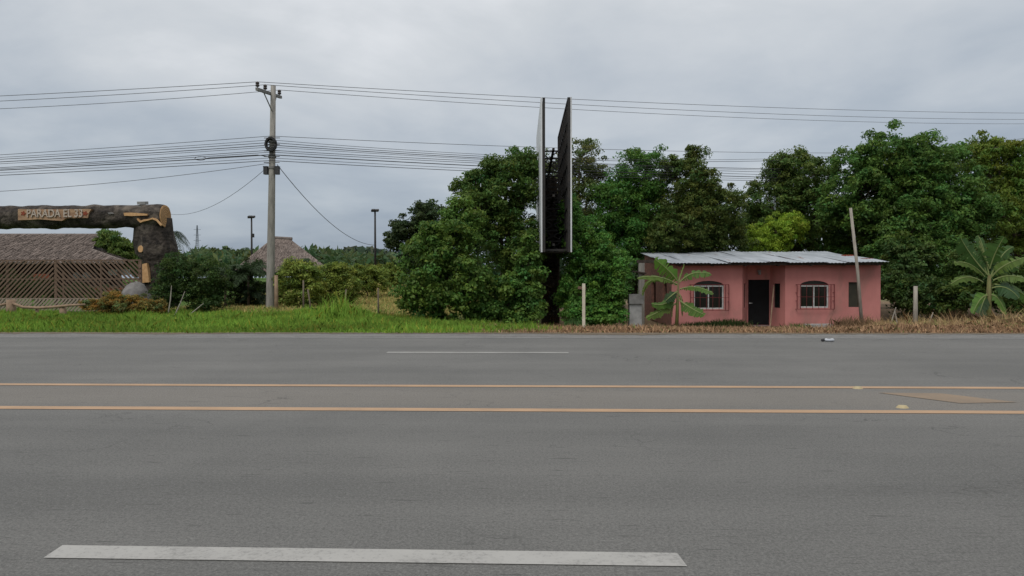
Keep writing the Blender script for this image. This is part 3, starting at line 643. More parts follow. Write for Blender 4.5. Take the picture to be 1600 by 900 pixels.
skin(lnx, lfx, -.06, 'face_panel', PANELW); skin(rnx, rfx, .06, 'face_panel', PANELW)
for (x0, x1, s_) in ((lnx, lfx, 1), (rnx, rfx, -1)):
    mb = MB()
    for k in np.linspace(0, 1, 9):
        p = Vector((x0, 28, 0)).lerp(Vector((x1, 36, 0)), k); mb.box((p.x, p.y + (.04 if k == 0 else -.04 if k == 1 else 0), (zT + zB) / 2), (.10, .07, zT - zB - .01))
    for z in np.linspace(zB + .04, zT - .04, 8):
        mb.bar(Vector((x0 + s_ * .02, 28.02, z)), Vector((x1 + s_ * .02, 35.98, z)), .06)
    # dark backing boards behind the skin
    a, b = Vector((x0, 28.01, 0)), Vector((x1, 35.99, 0)); o = Vector((-.035 * s_, 0, 0))
    mb.add([a + o + Vector((0, 0, zB + .01)), b + o + Vector((0, 0, zB + .01)), b + o + Vector((0, 0, zT - .01)), a + o + Vector((0, 0, zT - .01))], [(0, 1, 2, 3)])
    mb.build('panel_frame', STEELB, bb)
cx = (lnx + rnx) / 2
mb = MB(); z_ = bb.location.z; rr = .40
mb.tube([Vector((PX(860, 31.6), 31.6, z_ - .2)), Vector((PX(860, 31.6), 31.6, zB + .1)), Vector((PX(861, 31.6), 31.6, zT - 2.6))], [rr, rr, .26], 16); mb.build('column', mat('rusty_black_steel', (.022, .019, .017), (.06, .042, .030), 2, .8, .2), bb, True)
mb = MB()
for y in (28.4, 31.0, 33.2, 35.6):
    k = (y - 28) / 8; xa, xb = lnx + (lfx - lnx) * k + .05, rnx + (rfx - rnx) * k - .05
    zs = np.linspace(zB + .1, zT - {28.4: 2.9, 31.0: 2.6, 33.2: 1.5, 35.6: .75}[y], 8)
    for i, z in enumerate(zs):
        if y < 30 and i not in (0,): continue
        mb.bar((xa, y, z), (xb, y, z), .07)
        if i: mb.bar((xa, y, zs[i - 1]), (xb, y, z), .05); mb.bar((xb, y, zs[i - 1]), (xa, y, z), .05)
for z in (zB + .3, zB + 2.2, zB + 4): mb.bar((cx - .1, 28.3, z), (cx - .2, 35.7, z), .09)
mb.build('bracing', STEELB, bb)
mb = MB(); mb.box((cx - .05, 32, zB + .05), (.75, 7, .08)); mb.build('catwalk', STEELB, bb)
# creepers climbing the column
lob = [((PX(856, 31.2), 31.2, z), (.42, .45, .5)) for z in np.arange(z_ + .5, zB, .55)]
Lc, nn, ids, Cc = lobe_points(lob, .55, .2, 30, .85)
cr_ = link('creeper', leaves_mesh(Lc, nn, .11 * RNG.uniform(.6, 1.3, len(Lc)), .6, tint((.055, .042, .025), .4, ids, len(Cc), .4), 'creeper', bb.location), LEAF, bb); cr_['kind'] = 'stuff'

# ------------------------------------------------------------------ pink house
HY = 31.0; HB = g1(10, HY) - .02; HT = PZ(1200, 413, HY)
hx0, hx1 = PX(1050, HY), PX(1376, HY)
house = thing('pink_house', 'small pink house with a metal sheet roof and black door', 'house', ((hx0 + hx1) / 2, HY, HB))
def wallseg(a, b, z0, z1, holes, th, m, name='wall'):
    """upright wall from a to b (plan points) whose openings are polygons in (distance, height)"""
    a = Vector((a[0], a[1], 0)); b = Vector((b[0], b[1], 0)); d = (b - a).normalized(); n = Vector((-d.y, d.x, 0)); L = (b - a).length
    outer = [(0, z0), (L, z0), (L, z1[1] if isinstance(z1, tuple) else z1), (0, z1[0] if isinstance(z1, tuple) else z1)]
    polys = [outer] + holes; pts = [p for q in polys for p in q]
    tris = tessellate_polygon([[Vector((p[0], p[1], 0)) for p in q] for q in polys])
    fr = [a + d * p[0] + Vector((0, 0, p[1])) for p in pts]; bk = [p + n * th for p in fr]; k = len(pts)
    fs = [tuple(t) for t in tris] + [tuple(i + k for i in reversed(t)) for t in tris]
    s0 = 0
    for q in polys:
        for i in range(len(q)):
            i0, i1 = s0 + i, s0 + (i + 1) % len(q); fs.append((i0, i1, k + i1, k + i0))
        s0 += len(q)
    mb = MB(); mb.add(fr + bk, fs); return mb.build(name, m, house)
def arch(u0, u1, v0, v1, va, xa, Y):               # opening: rectangle with a low arch on top, in wall coordinates
    s0, s1 = PX(u0, Y) - xa, PX(u1, Y) - xa; zb, zt, za = PZ(1200, v1, Y), PZ(1200, v0, Y), PZ(1200, va, Y)
    h = [(s0, zb), (s1, zb), (s1, zt)]
    for t in np.linspace(0, math.pi, 9)[1:-1]: h.append(((s0 + s1) / 2 + (s1 - s0) / 2 * math.cos(t), zt + (za - zt) * math.sin(t)))
    return h + [(s0, zt)]
def rectpx(u0, u1, v0, v1, xa, Y): s0, s1 = PX(u0, Y) - xa, PX(u1, Y) - xa; zb, zt = PZ(1200, v1, Y), PZ(1200, v0, Y); return [(s0, zb), (s1, zb), (s1, zt), (s0, zt)]
rc0, rc1 = PX(1160, HY), PX(1227, HY); RY = HY + .95
rd0, rd1 = PX(1168, RY), PX(1203.5, RY)
wallseg((hx0, HY), (rc0, HY), HB, HT, [arch(1084, 1131, 446, 483, 438.5, hx0, HY)], .14, PINK)
wallseg((rc1, HY), (hx1, HY), HB, HT, [arch(1250, 1295, 446, 481, 438.5, rc1, HY), rectpx(1326, 1343.5, 441, 480, rc1, HY)], .14, PINK)
def seghole(k0, k1, L, z0, z1): return [(k0 * L, z0), (k1 * L, z0), (k1 * L, z1), (k0 * L, z1)]
zs0, zs1 = PZ(1200, 481, HY + .5), PZ(1200, 443, HY + .5)
Ls = math.hypot(rd0 - rc0, .95); wallseg((rc0, HY + .004), (rd0, RY), HB, HT, [seghole(.3, .75, Ls, zs0, zs1)], .12, PINK)
Lr = math.hypot(rc1 - rd1, .95); wallseg((rd1, RY), (rc1, HY + .004), HB, HT, [seghole(.22, .66, Lr, zs0, zs1)], .12, PINK)
dt = PZ(1185, 437, RY)
wallseg((rd0, RY + .003), (rd1, RY + .003), HB, HT, [[(.03, HB + .05), (rd1 - rd0 - .03, HB + .05), (rd1 - rd0 - .03, dt), (.03, dt)]], .12, PINK)
BYL, BYR = 39.0, 37.6
zbk = PZ(1100, 397, 39.5)
wallseg((hx0, BYL), (hx0, HY + .143), HB, (zbk, HT + .02), [[(BYL - 33.3, HB + .9), (BYL - 32.3, HB + .9), (BYL - 32.3, HB + 1.95), (BYL - 33.3, HB + 1.95)], [(BYL - 36.6, HB + .05), (BYL - 35.3, HB + .05), (BYL - 35.3, HB + 2.0), (BYL - 36.6, HB + 2.0)]], .14, BRICKW)
wallseg((hx1, HY + .143), (hx1, BYL), HB, (HT + .02, zbk), [], .14, PINK)
wallseg((hx1 - .145, BYL + .002), (hx0 + .145, BYL + .002), HB, zbk, [], .14, BRICKW)
mb = MB(); mb.box(((hx0 + hx1) / 2, 35.2, HB + .02), (hx1 - hx0 - .4, 6.6, .04)); mb.build('floor', CONCD, house)
# door
mb = MB(); mb.box(((rd0 + rd1) / 2, RY + .07, (HB + .05 + dt) / 2), (rd1 - rd0 - .065, .045, dt - HB - .06)); dr = mb.build('door', BLACKD, house)
for kz in (0, 1, 2):
    mb = MB(); hh = (dt - HB - .06) / 3; mb.box(((rd0 + rd1) / 2, RY + .043, HB + .06 + hh * (kz + .5)), (rd1 - rd0 - .26, .012, hh - .16)); mb.build('door_panel', BLACKD, dr)
mb = MB(); mb.box((rd0 + .10, RY + .02, HB + 1.0), (.05, .06, .05)); mb.bar((rd0 + .09, RY - .01, HB + 1.0), (rd0 + .2, RY - .01, HB + 1.0), .022); mb.build('handle', ALU, dr)
# windows
def window(u0, u1, v0, v1, va, label):
    x0, x1 = PX(u0, HY), PX(u1, HY); z0, z1 = PZ(1200, v1, HY), PZ(1200, v0, HY); za = PZ(1200, va, HY); y = HY + .07
    mb = MB()
    mb.box((x0 + .03, y, (z0 + z1) / 2), (.055, .06, z1 - z0)); mb.box((x1 - .03, y, (z0 + z1) / 2), (.055, .06, z1 - z0))
    mb.box(((x0 + x1) / 2, y, z0 + .03), (x1 - x0 - .115, .06, .055)); mb.box(((x0 + x1) / 2, y, z1 - .025), (x1 - x0 - .115, .06, .05))
    mb.box(((x0 + x1) / 2, y, (z0 + z1) / 2), (.045, .05, z1 - z0 - .115))
    w = mb.build('window', ALU, house); w['label'] = label
    xm = (x0 + x1) / 2
    for a, b in ((x0 + .06, xm - .024), (xm + .024, x1 - .06)):
        mb = MB(); mb.box(((a + b) / 2, y + .012, (z0 + z1) / 2), (b - a, .006, z1 - z0 - .12)); mb.build('pane', GLASS, w)
    mb = MB(); pts = [(xm + (x1 - x0) / 2 * .99 * math.cos(t), y + .02, z1 + .003 + (za - z1) * .98 * math.sin(t)) for t in np.linspace(0, math.pi, 11)]
    mb.add(pts, [tuple(range(len(pts)))]); mb.build('arch_pane', GLASS, w)
    # iron cage standing proud of the wall
    mb = MB(); gx0, gx1 = x0 - .17, x1 + .17; gz0, gz1 = z0 - .05, z1 + .04; yf = HY - .16
    for x in (gx0, gx0 + .14, gx1 - .14, gx1): mb.bar((x, yf, gz0), (x, yf, gz1), .026)
    for x in np.linspace(gx0 + .14, gx1 - .14, 6)[1:-1]: mb.bar((x, yf, gz0), (x, yf, gz1), .014)
    for z in (gz0, gz1): mb.bar((gx0, yf, z), (gx1, yf, z), .02)
    mb.bar((gx0, yf, (gz0 + gz1) / 2), (gx1, yf, (gz0 + gz1) / 2), .016)
    for x in (gx0, gx1):
        for z in np.linspace(gz0, gz1, 4): mb.bar((x, yf, z), (x, HY + .01, z), .02)
    mb.build('grille', REDI, w)
window(1084, 1131, 446, 483, 438.5, 'arched window left of the door with a red iron cage')
window(1250, 1295, 446, 481, 438.5, 'arched window right of the door with a red iron cage')
mb = MB(); x0, x1, z0, z1 = PX(1326, HY), PX(1343.5, HY), PZ(1200, 480, HY), PZ(1200, 441, HY)
mb.box(((x0 + x1) / 2, HY + .11, (z0 + z1) / 2), (x1 - x0 - .004, .012, z1 - z0 - .004)); mb.build('window', mat('dark_opening_pane', (.05, .045, .03), (.03, .03, .02), 3, .6), house)  # pane of the small window; the opening's inner darkness is put into its colour
for (pa, pb_) in (((rc0, HY), (rd0, RY)), ((rd1, RY), (rc1, HY))):
    a, b = Vector((pa[0], pa[1], 0)), Vector((pb_[0], pb_[1], 0)); d = (b - a).normalized(); nr = Vector((-d.y, d.x, 0)); mid_ = a.lerp(b, .5) + nr * .06
    mb = MB(); mb.box(mid_ + Vector((0, 0, (zs0 + zs1) / 2)), ((b - a).length * .7, .01, zs1 - zs0 + .1), Matrix((d, nr, Vector((0, 0, 1)))).transposed()); mb.build('side_pane', GLASS, house)
# small wall lamp over the door
mb = MB(); q = Vector(((rd0 + rd1) / 2, RY - .06, PZ(1184, 424, RY))); mb.box(q, (.12, .1, .10)); mb.lathe(q + Vector((0, -.04, -.16)), [(.02, .12), (.06, .08), (.06, .02), (.0, 0)], 8); mb.build('wall_lamp', CEMW, house)
# roof: overlapping corrugated sheets, front row and back row
f0, f1 = P(1048, 412.5, 30.35), P(1388, 411, 30.35); b0_, b1_ = P(999, 395, 40.6), P(1290, 393, 37.4)
rb = MB(); rb.bar((hx0 + .1, 30.62, HT + .0), (hx1 - .1, 30.62, HT - .0), .09, .10)
roof = rb.build('roof', DARKW, house)
def rpt(s, t): return (f0.lerp(f1, s)).lerp(b0_.lerp(b1_, s), t)
NS = 11
for row in (1, 0):
    for i in range(NS):
        s0, s1 = i / NS - .004, (i + 1) / NS + .006; t0, t1 = ((0, .54), (.5, 1.0))[row]
        dz = .02 * (i % 2) + (.0 if row else .03) + random.uniform(0, .012); t0 += random.uniform(-.006, .006)
        mb = MB(); nw = 19; vs = []
        for t in np.linspace(t0, t1, 4):
            for k in range(nw):
                p = rpt(s0 + (s1 - s0) * k / (nw - 1), t); p.z += dz + .014 * math.sin(k * math.pi / 1.5) + random.uniform(-.004, .004) - .02 * math.sin(t * 6 + i); vs.append(p)
        fs = [(r_ * nw + k, r_ * nw + k + 1, (r_ + 1) * nw + k + 1, (r_ + 1) * nw + k) for r_ in range(3) for k in range(nw - 1)]
        mb.add(vs, fs); o = mb.build('roof_sheet', ZINC, roof, True)
for i, y in enumerate((32.5, 35, 37.3)):
    t_ = (y - 30.35) / 9.6; a, b = rpt(.02, t_), rpt(.985, t_); a.z -= .10; b.z -= .10; mb = MB(); mb.bar(a, b, .08, .07); mb.build('purlin', DARKW, roof)
for s in np.linspace(.05, .96, 7):
    a, b = rpt(s, .02), rpt(s, .14); a.z -= .085; b.z -= .085; mb = MB(); mb.bar(a, b, .06, .07); mb.build('rafter_end', DARKW, roof)
# loose tiles of rust-red scrap holding the sheets down
for u, v, Y in ((1324, 401, 34), (1354, 406.5, 32)):
    q = P(u, v, Y); mb = MB(); mb.box(q + Vector((0, 0, .04)), (.42, .3, .09), Matrix.Rotation(.3, 3, 'Z')); tag(mb.build('roof_weight', REDD), 'rust red block on the metal roof, ' + ('nearer the ridge' if u < 1340 else 'nearer the right eave corner'), 'block')
# concrete footing showing in front of the right wing
mb = MB(); xa, xb = PX(1262, 30.4), PX(1300, 30.4); zf = PZ(1280, 507, 30.4)
mb.box(((xa + xb) / 2, 30.55, zf - .25), (xb - xa, .5, .5), None, .02); tag(mb.build('concrete_step', CEMW), 'broken pale concrete step in front of the right window', 'step')
for i, u in enumerate((1250, 1272, 1291)):
    q = P(u, 510, 29.6); mb = MB(); ring = [(.16 * math.cos(t) * random.uniform(.8, 1.2), .12 * math.sin(t) * random.uniform(.8, 1.2)) for t in np.linspace(0, 2 * math.pi, 8, False)]
    gz_ = g1(q.x, q.y); mb.add([(q.x + x, q.y + y, gz_ - .05) for x, y in ring] + [(q.x + x * .7, q.y + y * .7, gz_ + .14) for x, y in ring], [(k, (k + 1) % 8, 8 + (k + 1) % 8, 8 + k) for k in range(8)] + [tuple(range(8, 16))])
    tag(mb.build('rubble_stone', CEMW), ('leftmost', 'middle', 'rightmost')[i] + ' pale rubble stone below the right window', 'stone')
# porch column and wash tub left of the house
q = P(1002, 458, 33.2); gz_ = g1(q.x, 33.2); mb = MB(); zt = PZ(1002, 411, 33.2)
col_ = thing('porch_column', 'grey concrete column with stub beam left of the house', 'column', (q.x, 33.2, gz_))
mb.box((q.x, 33.2, (gz_ + zt) / 2), (.26, .26, zt - gz_)); mb.build('shaft', CONC, col_)
mb = MB(); mb.box((q.x + .45, 33.2, zt + .07), (1.3, .2, .14)); mb.box((q.x - .1, 33.1, zt - .42), (.6, .3, .06), Matrix.Rotation(.15, 3, 'Y')); mb.build('beam', DARKW, col_)
tubY = 29.2; xa, xb = PX(983, tubY), PX(1006, tubY); gz_ = g1(xa, tubY)
wt_ = thing('wash_tub', 'grey cement wash tub on a paler pedestal beside the banana plant', 'wash tub', ((xa + xb) / 2, tubY + .25, gz_))
z1, z2 = PZ(995, 475, tubY), PZ(995, 460, tubY)
mb = MB(); mb.box(((xa + xb) / 2 - .03, tubY + .25, (gz_ + z1) / 2 - .02), (xb - xa - .10, .46, z1 - gz_ + .03)); mb.build('pedestal', CEMW, wt_)
mb = MB(); x_, y_, w_, d_ = (xa + xb) / 2, tubY + .25, xb - xa, .62
for (cx_, cy_, sx, sy) in ((0, -.29, w_, .05), (0, .29, w_, .05), (-w_ / 2 + .025, 0, .05, .53), (w_ / 2 - .025, 0, .05, .53)): mb.box((x_ + cx_, y_ + cy_, (z1 + z2) / 2 + .005), (sx, sy, z2 - z1 - .005))
mb.box((x_, y_, z1 + .04), (w_ - .105, .525, .05)); mb.build('basin', CONCD, wt_)

# ------------------------------------------------------------------ posts
def stake(name, label, u, vt, d, r, m, lean=0.0, ub=None, n=7, cat='post'):
    t0 = P(u, vt, d); b0 = Vector((PX(ub if ub else u, d), d, 0)); b0.z = g1(b0.x, d) - .1
    mb = MB(); mb.tube([b0, b0.lerp(t0, .5) + Vector((lean, 0, 0)), t0], [r * 1.1, r, r * .88], n, .05); return tag(mb.build(name, m, None, True), label, cat)
stake('leaning_pole', 'tall thin weathered pole leaning left in front of the house', 1329, 325, 29.6, .062, POSTW, .04, 1348)
stake('fence_post', 'short grey post standing right of the house', 1430.5, 447, 29, .085, POSTW)
stake('fence_post', 'thin post standing in the dry clearing', 591, 450, 27, .034, POSTD)
stake('fence_post', 'short stub post tilted in the hedge by the clearing', 541, 452, 30, .036, POSTD, 0, 538)
stake('fence_post', 'slim pale stake tilting left in the hedge right of the pole', 481, 452, 28.6, .034, POSTD, 0, 487)
stake('fence_post', 'upright pale stake in the hedge right of the pole', 474, 438, 28.7, .036, POSTD)
stake('fence_post', 'brown wooden post right against the utility pole', 431.5, 430, 29.6, .08, LOGR)
wp = thing('marker_post', 'cream painted post with a small top board by the road', 'post', (PX(912, 18.6), 18.6, g1(PX(912, 18.6), 18.6)))
t0 = P(912, 443, 18.6); b0 = wp.location.copy(); mb = MB(); mb.bar(b0 - Vector((0, 0, .1)), t0, .075, .075); mb.build('shaft', POSTC, wp)
mb = MB(); mb.box(P(909.5, 450, 18.65) + Vector((0, .05, 0)), (.21, .02, .075), Matrix.Rotation(.1, 3, 'Y')); mb.build('board', SLAT, wp)

# ------------------------------------------------------------------ banana plants
def banana_leaf(name, parent, keys, d, dy, w, col, face=.25):
    p0, p1, p2 = P(*keys[0], d), P(*keys[1], d + dy * .5), P(*keys[2], d + dy)
    c = p1 * 2 - (p0 + p2) * .5; n = 16; V = []; Cc_ = []
    at = lambda t: p0 * (1 - t) ** 2 + c * 2 * t * (1 - t) + p2 * t * t
    ns = []
    prev = None; back = Vector((0, -1, face)).normalized()
    rows = []
    for i in range(n + 1):
        t = i / n; tg = (at(min(1, t + .02)) - at(max(0, t - .02))).normalized(); s_ = tg.cross(back).normalized(); nv = s_.cross(tg)
        ww = w * (0.06 if t < .1 else (min(1, (t - .08) * 5) * math.sqrt(max(0, 1 - max(0, (t - .35) / .66) ** 3)) + .02))
        lft = ww * random.uniform(.6, 1.08); rgt = ww * random.uniform(.6, 1.08); p = at(t)
        rows.append((p + s_ * lft - nv * lft * .35, p - nv * .0 , p - s_ * rgt - nv * rgt * .35, p + nv * .012, s_))
    for i in range(n):
        a, b = rows[i], rows[i + 1]; k = random.uniform(.85, 1.15); sh = random.choice((0, 0, .12, .2)) * (b[1] - a[1]).length
        tl, tr2 = [(random.uniform(.2, .6) if random.random() < .4 else 0) for _ in (0, 1)]; dg = Vector((0, 0, -1))
        V += [a[0] + dg * tl * .05, a[1], b[1], b[0] - (b[0] - a[0]) * tl + dg * tl * .12]; Cc_.append([x * k for x in col])
        V += [a[1], a[2] + dg * tr2 * .05, b[2] - (b[2] - a[2]) * tr2 + dg * tr2 * .12, b[1]]; Cc_.append([x * k * .94 for x in col])
        r_ = .022 * (1 - i / n) + .006
        V += [a[3] - a[4] * r_, a[3] + a[4] * r_, b[3] + b[4] * r_, b[3] - b[4] * r_]; Cc_.append((.22, .26, .10))
    V = np.array([tuple(v - org(parent)) for v in V])
    return link(name, mesh_np(name, V, 4, np.array(Cc_)), LEAF, parent)
G1, G2, G3 = (.13, .25, .03), (.085, .17, .03), (.12, .19, .04)
d = 28.6; bx = PX(1057, d); bp = thing('banana_plant', 'young banana plant in front of the pink house', 'banana plant', (bx, d, g1(bx, d)), 'banana plants')
mb = MB(); top = P(1060, 438, d); mb.tube([bp.location - Vector((0, 0, .1)), bp.location.lerp(top, .5), top], [.075, .06, .03], 10, .05); mb.build('stem', STEM, bp, True)
for ks, dy, w, c, fc in ((((1060, 441), (1046, 424), (1023, 405)), -.3, .24, (.10, .21, .03), .3), (((1062, 441), (1084, 427), (1112, 429)), -.4, .15, G2, .9), (((1058, 444), (1028, 433), (996, 435)), -.4, .12, G3, 1.2),
                     (((1060, 440), (1064, 428), (1069, 413)), .1, .035, G1, .2), (((1062, 452), (1088, 449), (1115, 459)), -.9, .11, G2, 1.0), (((1060, 468), (1081, 482), (1101, 492)), -.8, .19, G2, .5),
                     (((1058, 464), (1038, 475), (1018, 475)), -.6, .15, G2, .8), (((1057, 474), (1035, 484), (1010, 497)), -.7, .13, G3, .5), (((1058, 455), (1049, 462), (1040, 470)), -.6, .14, (.04, .08, .03), .4), (((1057, 446), (1020, 437), (1004, 462)), .3, .06, G3, .6)):
    banana_leaf('leaf', bp, ks, d, dy, w * 1.5, tuple(x * .85 for x in c), fc)
for u, v in ((1050, 496), (1066, 494)): banana_leaf('dead_leaf', bp, ((1059, 458), ((1059 + u) / 2 + (u - 1059) * .3, 468), (u, v)), d, -.12, .06, (.16, .11, .06), .3)
d = 29.0; bx = PX(1544, d); bp = thing('banana_plant', 'large banana plant with broad leaves at the right edge', 'banana plant', (bx, d, g1(bx, d)), 'banana plants')
mb = MB(); top = P(1546, 430, d); mb.tube([bp.location - Vector((0, 0, .1)), bp.location.lerp(top, .5), top], [.13, .11, .06], 10, .05); mb.build('stem', STEM, bp, True)
for ks, dy, w, c, fc in ((((1544, 430), (1520, 402), (1501, 372)), -.2, .34, (.045, .10, .024), .2), (((1546, 420), (1556, 393), (1569, 370)), -.3, .26, (.065, .135, .03), .3), (((1550, 432), (1571, 414), (1602, 403)), -.5, .2, G3, .9), (((1552, 438), (1578, 431), (1606, 438)), -.6, .18, G3, .9),
                     (((1538, 432), (1515, 413), (1490, 411)), -.5, .14, G3, 1.0), (((1536, 441), (1511, 433), (1486, 444)), -.6, .14, G3, .9), (((1550, 450), (1572, 450), (1592, 466)), -.7, .24, (.045, .105, .035), .6), (((1542, 458), (1536, 472), (1530, 490)), -.7, .30, (.06, .11, .045), .2),
                     (((1546, 418), (1537, 395), (1530, 376)), .1, .05, (.16, .20, .07), .2), (((1554, 444), (1585, 452), (1612, 470)), -.2, .2, G2, .6)):
    banana_leaf('leaf', bp, ks, d, dy, w * 1.5, tuple(x * .8 for x in c), fc)
for k_, (u, v) in enumerate(((1512, 392), (1528, 368), (1584, 386), (1592, 420))): banana_leaf('leaf', bp, ((1546, 436), ((1546 + u) / 2, (430 + v) / 2 - 8), (u, v)), d, (.5, .4, .6, .3)[k_], .26, (.05, .105, .026), .4)
for u in (1520, 1572): banana_leaf('leaf', bp, ((1545, 462), ((1545 + u) / 2, 462 + random.uniform(-6, 6)), (u, 492 + random.uniform(-8, 8))), d, random.uniform(-.9, -.3), random.uniform(.14, .24), G2, .4)

# ------------------------------------------------------------------ log gateway with its sign
GY = 31.5; gx = PX(236, GY); gbz = g1(gx, GY)
gate = thing('log_gateway', 'gateway moulded like a huge tree trunk carrying a log beam', 'gateway', (gx, GY, gbz))
def rough_tube(pts, rad, n, name, m, amp, seed, parent=gate):
    mb = MB(); rnd = random.Random(seed); ph = [rnd.uniform(0, 6) for _ in range(8)]; pts = [Vector(p) for p in pts]; mm = len(pts); vs = []; fs = []
    up = Vector((0, 1, 0))
    for i, p in enumerate(pts):
        t = (pts[min(i + 1, mm - 1)] - pts[max(i - 1, 0)]).normalized(); a = t.cross(up).normalized(); u_ = a.cross(t)
        for k in range(n):
            th = 2 * math.pi * k / n; s_ = i * .7
            r = rad[i] * (1 + amp * (.5 * math.sin(3 * th + ph[0] + s_) + .35 * math.sin(7 * th + ph[1] - s_ * .6) + .3 * math.sin(5 * th + s_ * 1.7 + ph[2]) + rnd.uniform(-.3, .3)))
            vs.append(p + (a * math.cos(th) + u_ * math.sin(th)) * r)
    for i in range(mm - 1):
        for k in range(n): fs.append((i * n + k, i * n + (k + 1) % n, (i + 1) * n + (k + 1) % n, (i + 1) * n + k))
    fs.append(tuple(range(n - 1, -1, -1))); fs.append(tuple((mm - 1) * n + k for k in range(n)))
    mb.add(vs, fs); return mb.build(name, m, parent, True)
lz = PZ(258, 338, GY); lr = 18.2 * GY / F; xe = PX(259, GY)
xsL = np.linspace(xe, PX(-260, GY), 110)
rough_tube([(x, GY, lz - .012 * (xe - x) * .12) for x in xsL], [lr * (1 + .03 * math.sin(i * .37) + .02 * math.sin(i * .9)) for i in range(110)], 40, 'log_beam', FAUX, .055, 3)
mb = MB(); mb.tube([(xe - .05, GY, lz), (xe + .02, GY, lz), (xe + .03, GY, lz)], [lr * .97, lr * .97, lr * .9], 28); ce = mb.build('cut_end', CUTW, gate)
mb = MB()
for k in range(1, 5):
    rr = lr * k * .19; pts = [(xe + .032, GY + rr * math.cos(t), lz + rr * math.sin(t)) for t in np.linspace(0, 2 * math.pi, 25)]; mb.tube(pts, .008, 4)
mb.build('growth_ring', SLAT, ce)
tr_w = .5 * 58 * GY / F
zt_ = [PZ(240, v, GY) for v in (340, 355, 375, 390, 405, 420, 440, 470)]; zt_.append(gbz - .1)
ux = [243, 243, 243, 246, 250, 248, 246, 244, 244]; rw = [.72, .78, .82, .86, .74, .60, .66, .85, .95]
rough_tube([(PX(u, GY + .35), GY + .35, z) for u, z in zip(ux, zt_)], rw, 26, 'trunk_post', FAUX, .10, 9)
for (u, v, r, nm) in ((220, 389, .16, 'branch_stub'),):
    q = P(u, v, GY - .45); rough_tube([q + Vector((.25, .5, 0)), q + Vector((.06, .14, 0)), q + Vector((0, 0, 0))], [r * 1.5, r * 1.2, r * 1.05], 14, nm, FAUX, .06, 4)
    mb = MB(); mb.tube([q + Vector((-.003, -.006, 0)), q + Vector((-.008, -.022, 0))], [r * .95, r * .9], 14); mb.build('stub_face', CUTW, gate)
def plate(outline, y, m, name, th=.04, parent=gate):
    fr = [P(u, v, y) for u, v in outline]; bk = [p + Vector((0, th, 0)) for p in fr]; k = len(fr); mb = MB()
    tris = tessellate_polygon([[Vector((p.x, p.z, 0)) for p in fr]])
    mb.add(fr + bk, [tuple(t) for t in tris] + [(i, (i + 1) % k, k + (i + 1) % k, k + i) for i in range(k)]); return mb.build(name, m, parent)
plate([(221, 413), (229, 411), (231, 425), (233, 441), (221, 442), (220, 428)], GY - .48, CUTW, 'bare_strip', .2)
plate([(214, 341), (219, 345), (224, 343), (232, 342), (238, 340), (244, 342), (252, 351), (251, 353), (244, 345), (238, 342.5), (231, 344.5), (224, 346), (219, 348), (214, 343.5)], GY - .62, CUTW, 'peeled_edge', .12)
plate([(193, 332.5), (205, 332), (230, 334), (230, 336.5), (205, 337.5), (194, 337)], GY - .58, CUTW, 'peeled_patch', .16)
plate([(168, 332), (174, 331.5), (177, 334), (170, 335)], GY - .56, STONE, 'peeled_patch', .16)
sgn = plate([(28, 326.5), (40, 327), (90, 327), (143, 326.5), (139, 332), (137, 340.5), (104, 341), (97, 345), (86, 344.5), (60, 342.5), (44, 343.5), (28, 344)], GY - .60, SIGNW, 'sign_board', .2)
fc_ = bpy.data.curves.new('sign_text', 'FONT'); fc_.body = 'PARADA EL 33'; fc_.extrude = .02; fc_.offset = .014; fc_.align_x = 'CENTER'; fc_.align_y = 'CENTER'; fc_.size = 1
fo = bpy.data.objects.new('sign_text', fc_); COL.objects.link(fo); bpy.context.view_layer.update()
me = bpy.data.meshes.new_from_object(fo.evaluated_get(bpy.context.evaluated_depsgraph_get())); bpy.data.objects.remove(fo)
vv = np.array([v.co[:] for v in me.vertices]); wx, hx = np.ptp(vv[:, 0]), np.ptp(vv[:, 1])
pa_, pb2 = P(42, 327.8, GY - .63), P(129, 340, GY - .63); ce_ = (pa_ + pb2) / 2
shared('lettering', me, LETTER, sgn, Matrix.Translation(ce_) @ Matrix.Rotation(R(90), 4, 'X') @ Matrix.Diagonal(((pb2.x - pa_.x) / wx, (pa_.z - pb2.z) / hx, .8, 1)))
for u in (36, 133):                                # small red flower at either end of the words
    q = P(u, 333.5, GY - .62); mb = MB(); pts = []
    for k in range(20):
        t = 2 * math.pi * k / 20; r = .085 * (1 + .35 * math.cos(5 * t)); pts.append((q.x + r * math.cos(t) * 1.1, q.y, q.z + r * math.sin(t)))
    mb.add(pts + [(x, y + .03, z) for x, y, z in pts], [tuple(range(20))] + [(i, (i + 1) % 20, 20 + (i + 1) % 20, 20 + i) for i in range(20)]); mb.build('flower_ornament', REDD, sgn)
lt = thing('floodlight', 'small pale floodlight box on top of the log beam', 'floodlight', P(223, 320, GY))
mb = MB(); mb.box(P(223, 317.2, GY), (.36, .28, .13), Matrix.Rotation(.12, 3, 'X')); mb.build('lamp_head', CEMW, lt)
mb = MB(); q = P(223, 322, GY); mb.box(q, (.20, .12, .2)); mb.box(q + Vector((0, -.2, -.04)), (.24, .2, .05)); mb.build('bracket', STONE, lt)
